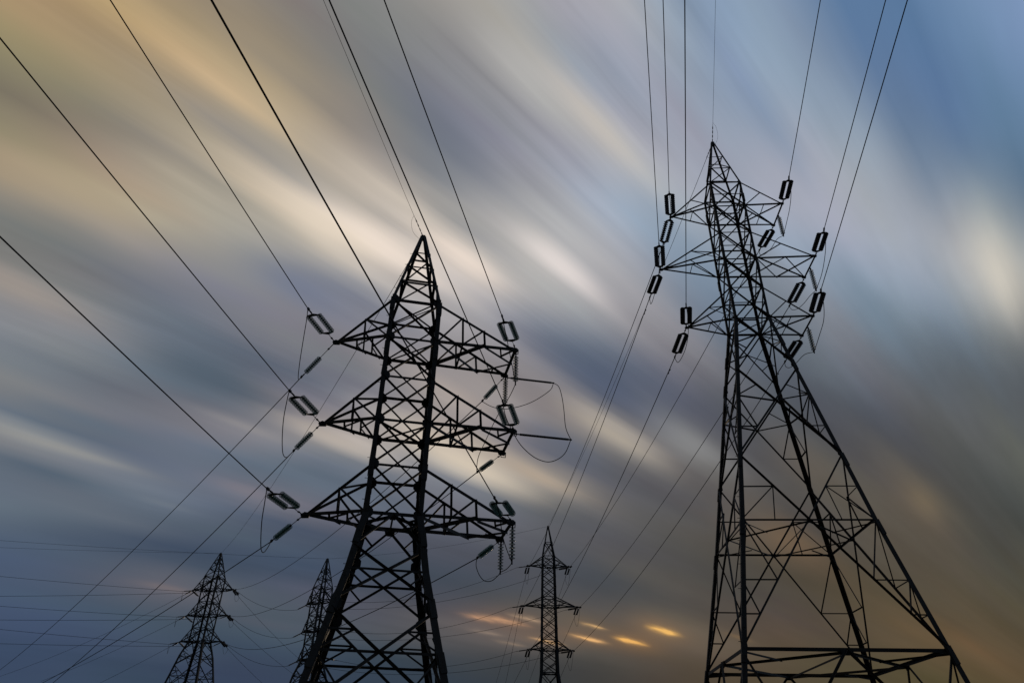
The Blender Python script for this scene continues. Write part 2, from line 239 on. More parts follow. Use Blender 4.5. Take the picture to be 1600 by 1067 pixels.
 (24.0, [86, 74, 53, 79, 72, 50, 79, 72, 53, 78, 72, 59, 86, 73, 62, 78, 72, 67, 78, 76, 73, 71, 75, 79, 73, 78, 87, 83, 85, 92, 95, 97, 107, 103, 105, 117, 95, 102, 115, 96, 106, 120, 90, 103, 118, 105, 115, 128, 121, 122, 132, 115, 116, 125, 109, 113, 122, 112, 118, 126, 119, 126, 132, 122, 128, 134, 122, 127, 132, 124, 128, 134, 122, 126, 131, 123, 127, 131]),
 (25.0, [86, 74, 54, 80, 72, 51, 80, 73, 53, 78, 72, 59, 85, 72, 63, 76, 71, 67, 79, 77, 75, 79, 80, 81, 77, 81, 89, 84, 86, 93, 102, 104, 113, 109, 108, 119, 103, 108, 120, 103, 112, 125, 100, 109, 123, 120, 124, 134, 131, 129, 136, 114, 114, 122, 99, 104, 115, 109, 117, 125, 124, 130, 138, 128, 133, 141, 126, 130, 135, 128, 131, 136, 125, 127, 132, 126, 128, 132]),
 (26.0, [86, 74, 54, 75, 69, 48, 81, 73, 54, 78, 71, 60, 82, 71, 63, 75, 71, 67, 82, 80, 77, 84, 84, 83, 81, 83, 90, 87, 89, 94, 105, 107, 117, 112, 114, 124, 114, 118, 128, 112, 119, 129, 125, 128, 134, 137, 135, 139, 119, 119, 128, 102, 106, 117, 105, 113, 124, 128, 133, 137, 134, 137, 143, 134, 136, 142, 131, 133, 136, 133, 134, 137, 127, 129, 132, 129, 130, 132]),
 (27.0, [87, 74, 54, 76, 70, 48, 82, 74, 54, 79, 71, 61, 79, 69, 63, 74, 70, 67, 82, 80, 77, 84, 83, 84, 86, 87, 93, 89, 90, 95, 104, 108, 118, 119, 123, 133, 120, 123, 132, 175, 170, 165, 166, 160, 157, 133, 131, 136, 109, 113, 124, 91, 104, 117, 109, 120, 132, 132, 135, 140, 136, 136, 140, 136, 136, 137, 139, 138, 138, 137, 136, 137, 129, 130, 131, 130, 131, 131]),
 (28.0, [87, 75, 54, 76, 70, 49, 84, 75, 55, 79, 71, 61, 76, 67, 63, 72, 70, 67, 80, 79, 76, 82, 82, 85, 89, 89, 95, 87, 90, 95, 112, 116, 123, 124, 128, 137, 128, 130, 136, 191, 181, 172, 164, 156, 154, 115, 114, 123, 86, 96, 109, 82, 95, 109, 119, 126, 135, 141, 139, 142, 147, 142, 140, 146, 140, 135, 145, 140, 137, 140, 136, 134, 130, 130, 130, 131, 131, 130]),
 (29.0, [87, 75, 54, 77, 71, 49, 87, 76, 57, 80, 71, 61, 76, 68, 62, 71, 70, 67, 77, 76, 75, 82, 82, 86, 89, 90, 96, 84, 89, 96, 148, 145, 142, 194, 187, 178, 167, 161, 156, 166, 158, 154, 137, 132, 136, 123, 119, 125, 96, 103, 114, 86, 98, 112, 116, 123, 133, 139, 138, 139, 152, 145, 140, 156, 145, 137, 143, 138, 133, 137, 134, 131, 130, 130, 129, 132, 131, 128]),
 (30.0, [87, 75, 54, 79, 71, 50, 90, 78, 58, 80, 72, 61, 73, 65, 62, 71, 70, 67, 76, 75, 74, 85, 85, 88, 92, 93, 98, 91, 95, 100, 160, 154, 147, 214, 200, 183, 187, 175, 163, 161, 154, 151, 119, 118, 128, 108, 109, 122, 88, 96, 109, 99, 109, 122, 111, 119, 131, 125, 128, 131, 129, 129, 127, 127, 125, 122, 132, 130, 126, 132, 130, 126, 131, 130, 127, 132, 130, 126]),
 (31.2, [87, 75, 54, 80, 72, 51, 93, 79, 60, 80, 72, 60, 72, 66, 60, 74, 72, 68, 78, 77, 75, 88, 88, 90, 98, 97, 100, 128, 125, 122, 171, 161, 150, 191, 178, 164, 184, 172, 159, 169, 162, 157, 119, 120, 130, 96, 103, 117, 91, 99, 113, 99, 109, 122, 109, 118, 129, 119, 119, 123, 120, 120, 119, 121, 122, 119, 123, 124, 120, 129, 127, 122, 130, 128, 122, 134, 131, 125]),
 (32.4, [87, 75, 54, 83, 73, 52, 95, 80, 60, 80, 72, 60, 73, 67, 60, 76, 73, 68, 81, 79, 76, 89, 89, 90, 100, 98, 99, 155, 146, 137, 165, 154, 143, 171, 160, 151, 170, 159, 152, 140, 136, 139, 111, 112, 124, 111, 114, 124, 116, 118, 128, 116, 121, 132, 110, 116, 129, 114, 116, 122, 116, 120, 119, 121, 122, 119, 127, 127, 121, 133, 130, 122, 135, 131, 122, 137, 133, 124]),
 (33.6, [86, 73, 53, 86, 75, 53, 96, 81, 61, 80, 72, 59, 74, 68, 60, 79, 75, 69, 83, 80, 77, 88, 88, 89, 96, 95, 98, 134, 129, 126, 124, 121, 125, 149, 142, 143, 159, 150, 147, 139, 135, 137, 115, 118, 126, 120, 123, 128, 125, 125, 132, 120, 123, 133, 120, 122, 132, 133, 132, 132, 131, 130, 125, 143, 136, 125, 147, 138, 124, 146, 138, 123, 143, 136, 123, 141, 135, 123]),
 (34.8, [86, 73, 53, 89, 76, 55, 96, 81, 61, 80, 72, 59, 76, 70, 60, 84, 78, 70, 83, 81, 79, 87, 87, 89, 92, 92, 98, 97, 100, 110, 100, 103, 116, 146, 139, 142, 174, 163, 156, 150, 144, 143, 128, 127, 133, 124, 122, 129, 129, 128, 138, 123, 125, 138, 132, 132, 139, 153, 146, 138, 158, 148, 133, 164, 149, 126, 162, 145, 121, 157, 143, 121, 151, 140, 123, 145, 137, 122]),
 (36.0, [86, 73, 53, 92, 78, 56, 95, 81, 61, 79, 72, 58, 80, 72, 62, 89, 81, 71, 83, 82, 81, 85, 85, 90, 90, 91, 96, 93, 98, 110, 106, 108, 118, 139, 132, 132, 175, 163, 156, 157, 150, 148, 132, 131, 137, 126, 124, 133, 128, 128, 137, 132, 134, 140, 146, 144, 142, 160, 151, 139, 172, 158, 135, 166, 149, 125, 157, 141, 117, 154, 141, 117, 151, 140, 120, 147, 138, 121]),
 (37.2, [86, 73, 54, 95, 79, 58, 94, 80, 61, 78, 71, 58, 85, 75, 63, 93, 83, 72, 86, 83, 82, 84, 83, 88, 92, 92, 97, 103, 106, 114, 119, 118, 126, 156, 149, 148, 153, 145, 143, 150, 145, 147, 130, 130, 140, 127, 128, 140, 119, 124, 138, 134, 136, 141, 156, 152, 144, 177, 167, 146, 177, 161, 135, 153, 140, 117, 139, 133, 108, 144, 134, 112, 146, 136, 114, 148, 138, 119]),
 (38.4, [86, 73, 54, 97, 80, 59, 93, 80, 61, 80, 72, 59, 90, 78, 65, 96, 85, 73, 87, 85, 83, 85, 84, 89, 107, 106, 107, 122, 120, 122, 127, 123, 126, 158, 150, 148, 150, 143, 142, 142, 139, 144, 129, 130, 140, 126, 128, 140, 124, 129, 142, 142, 144, 145, 165, 160, 149, 176, 161, 139, 167, 149, 129, 146, 134, 114, 134, 127, 107, 132, 126, 106, 138, 130, 109, 148, 137, 117]),
 (39.6, [86, 73, 54, 98, 81, 59, 92, 79, 60, 79, 72, 59, 95, 81, 67, 94, 84, 73, 90, 87, 85, 89, 88, 91, 136, 132, 128, 142, 136, 132, 128, 121, 123, 141, 135, 135, 146, 141, 141, 143, 142, 148, 127, 129, 141, 121, 125, 139, 130, 134, 144, 162, 159, 154, 170, 165, 151, 171, 160, 141, 160, 144, 128, 127, 118, 104, 121, 114, 99, 128, 121, 103, 135, 127, 106, 148, 137, 116]),
 (40.8, [87, 73, 54, 98, 81, 60, 89, 78, 60, 79, 72, 59, 96, 82, 68, 92, 83, 74, 90, 87, 86, 93, 91, 94, 160, 153, 145, 161, 152, 143, 126, 120, 122, 131, 126, 129, 147, 143, 146, 156, 154, 157, 148, 148, 154, 147, 148, 154, 166, 163, 161, 172, 167, 157, 171, 164, 150, 174, 164, 146, 144, 134, 122, 131, 123, 108, 136, 129, 106, 135, 127, 104, 139, 130, 106, 140, 130, 106]),
 (42.0, [87, 73, 54, 97, 81, 60, 87, 77, 60, 79, 72, 60, 94, 82, 69, 89, 82, 74, 93, 90, 89, 99, 97, 99, 165, 157, 149, 163, 155, 146, 122, 118, 123, 135, 132, 136, 156, 152, 156, 169, 166, 168, 177, 173, 171, 195, 187, 180, 204, 193, 178, 180, 172, 158, 165, 159, 146, 155, 147, 135, 139, 132, 123, 135, 129, 111, 145, 136, 107, 146, 136, 106, 147, 135, 107, 148, 136, 108]),
 (43.2, [87, 73, 54, 96, 80, 60, 85, 75, 60, 79, 73, 61, 89, 79, 70, 85, 79, 74, 97, 95, 93, 124, 123, 124, 119, 116, 117, 117, 117, 123, 122, 122, 130, 138, 136, 143, 153, 151, 156, 170, 167, 168, 179, 172, 169, 204, 194, 184, 227, 213, 194, 209, 194, 174, 193, 179, 158, 170, 159, 141, 154, 144, 127, 149, 138, 113, 153, 140, 108, 157, 142, 107, 155, 139, 109, 155, 140, 110]),
 (44.4, [87, 73, 55, 95, 79, 59, 82, 74, 60, 80, 74, 63, 81, 75, 70, 81, 77, 74, 100, 98, 97, 135, 135, 135, 109, 109, 114, 83, 90, 107, 103, 109, 123, 119, 121, 134, 158, 158, 164, 181, 177, 177, 216, 205, 197, 245, 229, 212, 232, 217, 198, 210, 196, 178, 186, 173, 155, 168, 158, 139, 158, 145, 124, 160, 144, 115, 165, 144, 111, 167, 144, 110, 164, 143, 110, 161, 142, 111]),
 (45.6, [87, 73, 55, 93, 79, 59, 81, 73, 60, 81, 75, 64, 75, 72, 71, 79, 76, 74, 99, 97, 97, 131, 132, 134, 108, 109, 117, 81, 90, 110, 95, 105, 121, 116, 120, 134, 151, 151, 159, 201, 194, 190, 218, 206, 196, 235, 220, 205, 203, 192, 180, 162, 157, 150, 155, 149, 141, 148, 141, 133, 159, 145, 122, 160, 141, 113, 164, 141, 109, 167, 142, 109, 165, 144, 111, 164, 144, 112]),
 (46.8, [87, 73, 55, 91, 78, 59, 80, 73, 60, 82, 76, 66, 82, 77, 73, 79, 76, 74, 94, 93, 95, 116, 117, 121, 98, 102, 113, 83, 93, 112, 94, 105, 121, 124, 130, 143, 168, 166, 168, 203, 193, 186, 202, 192, 183, 181, 174, 168, 185, 176, 164, 167, 159, 148, 161, 154, 142, 171, 157, 136, 174, 154, 125, 169, 147, 114, 168, 143, 108, 169, 145, 111, 169, 146, 112, 166, 148, 117]),
 (48.0, [87, 73, 55, 89, 77, 59, 80, 73, 61, 83, 77, 67, 83, 79, 75, 81, 79, 77, 89, 89, 92, 97, 98, 105, 90, 95, 109, 89, 97, 115, 101, 111, 126, 136, 140, 150, 174, 172, 172, 233, 218, 207, 221, 207, 194, 196, 187, 177, 190, 179, 166, 177, 166, 151, 186, 171, 146, 199, 174, 140, 193, 166, 129, 184, 159, 118, 179, 155, 115, 175, 152, 114, 171, 150, 116, 169, 149, 118]),
 (49.2, [87, 73, 55, 88, 77, 59, 81, 74, 62, 85, 78, 69, 85, 81, 76, 85, 82, 80, 83, 83, 87, 89, 91, 101, 90, 95, 111, 95, 103, 119, 111, 119, 133, 149, 152, 159, 180, 177, 175, 192, 186, 180, 193, 185, 177, 204, 193, 180, 193, 182, 169, 173, 162, 147, 185, 168, 141, 185, 165, 133, 179, 157, 123, 180, 157, 120, 179, 155, 116, 176, 153, 117, 170, 151, 121, 170, 150, 119]),
 (50.4, [87, 74, 55, 86, 76, 59, 82, 74, 63, 85, 79, 70, 88, 84, 77, 91, 86, 82, 82, 83, 87, 86, 89, 100, 96, 100, 115, 107, 112, 126, 134, 137, 147, 169, 172, 174, 185, 182, 179, 158, 157, 159, 153, 152, 150, 169, 162, 155, 168, 159, 151, 162, 151, 138, 170, 155, 131, 170, 153, 125, 160, 143, 115, 163, 144, 115, 170, 149, 118, 169, 150, 119, 168, 149, 121, 169, 149, 119]),
 (51.6, [87, 74, 56, 85, 76, 59, 83, 76, 64, 86, 79, 70, 90, 86, 78, 97, 90, 84, 81, 83, 87, 85, 89, 99, 105, 106, 119, 122, 123, 133, 148, 149, 154, 177, 176, 177, 193, 189, 185, 164, 163, 163, 163, 161, 158, 151, 149, 148, 151, 145, 141, 140, 132, 124, 149, 139, 124, 155, 142, 122, 153, 138, 115, 154, 138, 114, 159, 142, 116, 163, 146, 122, 164, 146, 120, 165, 146, 118]),
 (52.8, [86, 74, 56, 84, 76, 59, 84, 77, 66, 86, 79, 71, 91, 86, 78, 100, 93, 85, 83, 85, 89, 85, 89, 97, 110, 110, 120, 134, 133, 140, 161, 159, 163, 221, 214, 211, 217, 210, 205, 173, 170, 169, 158, 157, 158, 121, 126, 133, 133, 132, 132, 143, 135, 128, 146, 137, 122, 152, 139, 119, 147, 134, 116, 149, 135, 115, 151, 137, 115, 156, 142, 120, 157, 142, 119, 159, 142, 117]),
 (54.0, [86, 74, 56, 83, 75, 60, 84, 78, 67, 87, 80, 71, 91, 86, 79, 100, 93, 85, 84, 86, 91, 91, 94, 102, 114, 113, 121, 139, 137, 143, 158, 156, 161, 199, 195, 195, 204, 199, 195, 169, 168, 167, 150, 150, 153, 127, 131, 137, 126, 129, 130, 141, 135, 128, 137, 131, 122, 139, 129, 115, 142, 131, 115, 144, 133, 117, 145, 133, 116, 149, 137, 119, 151, 137, 118, 150, 138, 121]),
 (55.2, [86, 74, 56, 82, 75, 60, 85, 78, 68, 88, 81, 72, 89, 86, 79, 98, 92, 85, 85, 88, 93, 92, 95, 103, 121, 121, 128, 140, 139, 145, 157, 156, 161, 178, 177, 179, 178, 178, 180, 168, 168, 170, 138, 140, 148, 112, 118, 128, 116, 120, 124, 126, 128, 126, 130, 127, 123, 133, 126, 118, 136, 127, 117, 139, 129, 118, 142, 133, 121, 143, 133, 119, 145, 134, 118, 153, 144, 131]),
 (56.4, [87, 75, 58, 82, 75, 60, 84, 78, 68, 91, 83, 73, 87, 84, 79, 92, 89, 85, 84, 88, 95, 92, 96, 104, 123, 124, 133, 141, 140, 147, 160, 159, 165, 178, 177, 179, 180, 181, 183, 166, 166, 168, 139, 141, 150, 112, 117, 131, 115, 119, 128, 123, 125, 127, 127, 125, 123, 132, 122, 119, 132, 124, 119, 133, 127, 119, 137, 131, 122, 139, 131, 120, 139, 131, 121, 150, 143, 132]),
 (57.6, [87, 75, 58, 82, 76, 61, 83, 78, 69, 95, 86, 75, 84, 82, 78, 86, 85, 85, 82, 87, 94, 91, 96, 104, 119, 124, 135, 137, 140, 150, 154, 156, 163, 171, 172, 178, 172, 174, 179, 153, 154, 160, 145, 146, 156, 124, 128, 143, 118, 121, 131, 127, 129, 130, 128, 128, 127, 129, 126, 124, 130, 127, 123, 131, 126, 121, 135, 130, 123, 135, 130, 121, 135, 130, 122, 148, 142, 133]),
 (58.8, [86, 76, 58, 81, 76, 61, 81, 77, 69, 99, 89, 77, 83, 81, 79, 80, 80, 86, 80, 86, 93, 90, 95, 105, 113, 123, 137, 125, 133, 147, 150, 154, 164, 167, 171, 181, 174, 178, 185, 162, 163, 170, 144, 145, 159, 129, 130, 143, 127, 128, 135, 129, 131, 130, 127, 129, 127, 128, 129, 126, 129, 128, 126, 134, 131, 128, 134, 130, 126, 133, 130, 125, 147, 142, 136, 147, 142, 134]),
 (60.0, [86, 76, 58, 81, 76, 62, 78, 75, 69, 102, 91, 79, 84, 82, 80, 78, 79, 86, 81, 86, 95, 89, 96, 106, 108, 121, 139, 119, 130, 146, 144, 152, 165, 162, 170, 183, 164, 173, 188, 159, 162, 174, 146, 148, 157, 138, 140, 148, 136, 137, 142, 133, 134, 134, 132, 133, 131, 132, 132, 131, 136, 135, 134, 135, 134, 132, 135, 133, 129, 134, 132, 128, 146, 143, 138, 146, 142, 136]),
 (62.0, [86, 76, 59, 81, 76, 62, 74, 73, 69, 103, 93, 81, 86, 84, 82, 78, 80, 87, 84, 89, 99, 94, 102, 113, 107, 123, 141, 120, 135, 153, 142, 157, 175, 157, 174, 193, 165, 174, 189, 153, 154, 166, 148, 148, 157, 142, 142, 145, 133, 132, 135, 140, 139, 136, 142, 141, 138, 142, 141, 138, 144, 143, 142, 143, 141, 140, 142, 140, 138, 148, 146, 145, 148, 145, 143, 147, 144, 141]),
 (64.0, [85, 76, 59, 81, 77, 63, 71, 72, 68, 98, 90, 79, 85, 84, 83, 77, 80, 88, 92, 99, 108, 97, 106, 117, 113, 127, 143, 128, 144, 163, 141, 157, 174, 153, 166, 182, 172, 175, 184, 170, 169, 173, 175, 175, 173, 177, 175, 173, 153, 151, 149, 152, 148, 143, 151, 148, 143, 151, 149, 146, 153, 152, 150, 152, 150, 148, 151, 149, 147, 151, 150, 150, 151, 149, 148, 150, 148, 147]),
 (66.0, [85, 76, 60, 81, 77, 64, 70, 71, 68, 87, 83, 75, 82, 82, 84, 76, 80, 90, 99, 107, 116, 105, 113, 123, 118, 128, 141, 137, 151, 168, 154, 166, 181, 171, 178, 186, 188, 188, 189, 193, 188, 182, 189, 185, 182, 171, 170, 167, 164, 160, 153, 162, 159, 153, 161, 159, 155, 160, 157, 154, 159, 158, 156, 158, 157, 155, 157, 156, 154, 154, 154, 156, 154, 154, 154, 154, 153, 152]),
 (68.0, [84, 76, 60, 81, 77, 65, 71, 71, 68, 78, 77, 73, 82, 83, 86, 79, 83, 93, 110, 117, 128, 116, 124, 135, 126, 136, 148, 141, 151, 165, 163, 170, 183, 167, 171, 182, 165, 166, 177, 159, 162, 175, 147, 156, 169, 151, 156, 163, 164, 164, 163, 163, 162, 159, 162, 161, 160, 161, 161, 162, 161, 161, 161, 160, 160, 161, 157, 158, 161, 157, 157, 160, 157, 157, 159, 156, 156, 158]),
 (70.0, [84, 76, 61, 80, 77, 66, 71, 72, 69, 75, 76, 74, 84, 85, 86, 89, 91, 99, 117, 121, 131, 127, 133, 143, 137, 147, 161, 144, 153, 167, 154, 161, 175, 159, 163, 177, 157, 162, 176, 147, 155, 171, 148, 155, 170, 163, 162, 171, 161, 160, 167, 160, 160, 166, 161, 161, 165, 161, 162, 166, 161, 161, 164, 160, 161, 165, 157, 160, 165, 158, 159, 164, 158, 159, 163, 158, 159, 162]),
 (72.0, [83, 76, 61, 77, 76, 67, 71, 72, 69, 77, 79, 78, 86, 87, 87, 94, 96, 102, 115, 121, 131, 133, 139, 150, 149, 164, 183, 158, 171, 189, 155, 162, 177, 152, 155, 170, 151, 153, 168, 156, 162, 177, 163, 165, 177, 166, 165, 173, 165, 165, 172, 163, 163, 170, 159, 162, 169, 160, 162, 169, 160, 162, 169, 156, 160, 168, 156, 160, 168, 157, 160, 167, 157, 160, 166, 157, 160, 165]),
 (74.0, [83, 76, 63, 76, 75, 68, 70, 72, 69, 79, 82, 81, 88, 89, 89, 94, 98, 105, 110, 122, 134, 127, 141, 157, 147, 162, 181, 170, 174, 189, 158, 162, 176, 149, 160, 177, 147, 158, 176, 154, 164, 178, 170, 173, 181, 172, 172, 175, 162, 166, 174, 164, 167, 175, 157, 162, 172, 158, 162, 172, 158, 163, 172, 154, 160, 170, 154, 160, 170, 155, 160, 169, 155, 160, 169, 156, 160, 168]),
 (76.0, [82, 76, 64, 75, 75, 68, 68, 71, 69, 81, 84, 83, 91, 92, 92, 92, 99, 107, 110, 124, 138, 126, 145, 163, 158, 166, 184, 166, 170, 183, 161, 164, 178, 145, 158, 177, 138, 154, 176, 144, 159, 177, 155, 167, 181, 154, 164, 178, 153, 163, 175, 151, 160, 174, 152, 161, 174, 153, 161, 174, 150, 158, 172, 150, 159, 172, 151, 159, 171, 152, 159, 171, 152, 159, 171, 153, 160, 170]),
 (78.0, [82, 76, 64, 75, 75, 69, 67, 70, 68, 85, 88, 85, 91, 92, 93, 93, 101, 110, 113, 128, 141, 143, 159, 177, 169, 172, 188, 166, 169, 183, 147, 157, 175, 130, 148, 172, 135, 152, 180, 128, 146, 169, 128, 145, 166, 139, 155, 174, 140, 155, 173, 145, 158, 176, 145, 158, 175, 146, 158, 175, 146, 157, 172, 147, 157, 172, 147, 158, 172, 148, 158, 172, 149, 158, 172, 149, 158, 172]),
 (80.0, [82, 76, 64, 74, 74, 69, 69, 73, 71, 92, 94, 89, 90, 92, 93, 93, 103, 113, 123, 138, 152, 153, 166, 183, 167, 171, 183, 165, 169, 180, 160, 166, 181, 148, 164, 183, 144, 163, 184, 137, 158, 184, 137, 156, 180, 137, 156, 178, 141, 157, 177, 141, 157, 177, 141, 156, 176, 142, 155, 172, 142, 155, 173, 142, 155, 173, 143, 156, 173, 143, 156, 173, 144, 156, 172, 145, 156, 172]),
 (82.0, [81, 76, 65, 78, 77, 72, 69, 73, 71, 99, 101, 93, 89, 92, 94, 92, 103, 114, 134, 149, 165, 157, 167, 183, 165, 170, 177, 164, 170, 179, 145, 159, 176, 142, 160, 180, 141, 160, 181, 141, 161, 183, 140, 160, 183, 138, 157, 180, 137, 154, 177, 137, 154, 177, 138, 154, 175, 137, 152, 171, 137, 152, 172, 138, 152, 172, 138, 153, 172, 138, 153, 172, 139, 153, 172, 139, 153, 172]),
 (84.0, [81, 76, 65, 77, 77, 72, 75, 78, 75, 94, 96, 91, 86, 90, 94, 95, 106, 116, 141, 155, 169, 160, 168, 181, 159, 164, 174, 155, 167, 180, 136, 153, 173, 126, 143, 165, 131, 149, 173, 134, 154, 179, 130, 149, 174, 131, 151, 176, 129, 149, 173, 130, 149, 174, 131, 149, 172, 132, 148, 170, 132, 149, 170, 132, 149, 170, 132, 149, 170, 132, 149, 170, 133, 149, 170, 135, 147, 162]),
 (88.0, [80, 76, 66, 77, 77, 73, 77, 80, 78, 89, 92, 92, 80, 85, 92, 106, 113, 117, 182, 184, 183, 172, 171, 172, 125, 139, 157, 105, 126, 152, 101, 125, 158, 95, 123, 160, 93, 123, 159, 96, 124, 159, 101, 127, 161, 110, 134, 163, 109, 133, 163, 111, 133, 160, 122, 141, 165, 121, 141, 165, 121, 141, 165, 120, 140, 165, 120, 140, 166, 120, 140, 166, 123, 140, 162, 130, 145, 162]),
 (92.0, [80, 76, 66, 77, 78, 74, 81, 84, 83, 90, 93, 94, 85, 91, 96, 115, 118, 120, 198, 194, 185, 160, 167, 168, 109, 129, 151, 94, 120, 154, 91, 118, 156, 91, 122, 158, 92, 122, 158, 93, 123, 159, 101, 128, 161, 100, 127, 160, 102, 127, 156, 115, 136, 162, 114, 136, 162, 113, 135, 162, 112, 135, 162, 112, 135, 162, 111, 134, 162, 111, 134, 162, 126, 142, 161, 126, 142, 161]),
 (96.0, [79, 76, 67, 77, 78, 75, 83, 86, 85, 94, 98, 100, 99, 104, 108, 147, 148, 146, 161, 165, 165, 96, 115, 135, 97, 123, 149, 97, 127, 157, 105, 134, 167, 114, 141, 175, 113, 141, 175, 110, 138, 172, 106, 134, 167, 106, 134, 168, 109, 135, 165, 111, 135, 163, 110, 135, 163, 110, 134, 163, 109, 134, 163, 109, 134, 164, 109, 134, 164, 122, 140, 161, 122, 140, 161, 122, 140, 161]),
 (100.0, [83, 79, 71, 85, 85, 82, 84, 87, 87, 96, 101, 104, 119, 123, 126, 145, 150, 152, 138, 150, 160, 103, 125, 147, 100, 129, 158, 111, 139, 172, 127, 151, 188, 126, 150, 185, 122, 147, 182, 113, 141, 174, 115, 142, 176, 118, 143, 174, 112, 136, 165, 111, 136, 166, 111, 136, 166, 111, 136, 167, 111, 137, 167, 111, 137, 168, 119, 139, 161, 119, 138, 161, 119, 138, 161, 119, 139, 161]),
 (104.0, [83, 80, 72, 85, 86, 83, 94, 97, 98, 108, 114, 117, 122, 127, 132, 144, 152, 157, 128, 143, 157, 109, 131, 154, 109, 135, 163, 111, 137, 166, 113, 139, 171, 116, 142, 175, 117, 144, 178, 112, 137, 168, 113, 138, 166, 113, 138, 168, 113, 138, 169, 113, 139, 170, 113, 139, 170, 115, 138, 166, 118, 138, 161, 118, 138, 161, 117, 138, 161, 117, 138, 161, 117, 138, 161, 117, 138, 161]),
 (108.0, [83, 80, 72, 85, 86, 84, 95, 99, 100, 111, 116, 120, 126, 134, 140, 133, 144, 154, 126, 143, 159, 116, 138, 161, 112, 137, 165, 113, 139, 170, 115, 138, 163, 114, 138, 165, 114, 138, 167, 114, 139, 168, 114, 139, 170, 114, 140, 171, 115, 138, 165, 114, 138, 166, 117, 138, 161, 117, 138, 161, 117, 138, 162, 116, 138, 162, 116, 138, 162, 116, 138, 162, 116, 137, 162, 116, 137, 162]),
 (112.0, [82, 80, 73, 86, 87, 85, 97, 101, 102, 113, 119, 123, 128, 136, 143, 132, 144, 156, 124, 141, 158, 116, 137, 159, 119, 139, 161, 116, 138, 162, 115, 138, 165, 114, 139, 167, 117, 139, 164, 116, 139, 164, 115, 138, 165, 114, 138, 166, 117, 138, 161, 117, 138, 162, 116, 138, 162, 116, 138, 162, 116, 138, 163, 116, 138, 163, 116, 138, 163, 115, 138, 163, 115, 138, 163, 115, 138, 163]),
 (116.0, [82, 80, 73, 86, 88, 86, 98, 102, 104, 115, 122, 127, 129, 138, 146, 131, 144, 157, 124, 140, 157, 121, 140, 160, 118, 139, 162, 115, 138, 164, 119, 139, 163, 117, 139, 164, 116, 139, 164, 115, 138, 165, 117, 138, 161, 117, 138, 162, 116, 138, 162, 116, 138, 163, 116, 138, 163, 116, 138, 164, 116, 138, 164, 115, 138, 164, 115, 138, 165, 115, 138, 165, 115, 138, 165, 115, 138, 165]),
 (120.0, [82, 80, 74, 87, 89, 87, 99, 104, 107, 117, 124, 130, 130, 140, 148, 124, 138, 153, 123, 140, 158, 120, 139, 160, 117, 138, 162, 120, 140, 162, 118, 139, 163, 119, 138, 160, 118, 138, 161, 117, 138, 162, 117, 138, 162, 116, 138, 163, 116, 138, 164, 116, 138, 164, 116, 138, 165, 116, 139, 165, 116, 139, 165, 115, 139, 166, 115, 139, 166, 115, 139, 166, 115, 139, 166, 115, 139, 166]),
 (124.0, [82, 81, 74, 87, 89, 89, 101, 106, 110, 114, 123, 131, 121, 132, 144, 124, 139, 154, 122, 140, 158, 119, 139, 161, 121, 140, 160, 122, 139, 158, 120, 139, 160, 118, 138, 161, 117, 138, 162, 117, 138, 162, 116, 138, 163, 116, 138, 164, 116, 139, 165, 116, 139, 165, 116, 139, 166, 116, 139, 166, 116, 139, 167, 116, 139, 167, 116, 139, 167, 116, 139, 168, 116, 139, 168, 116, 139, 168])]
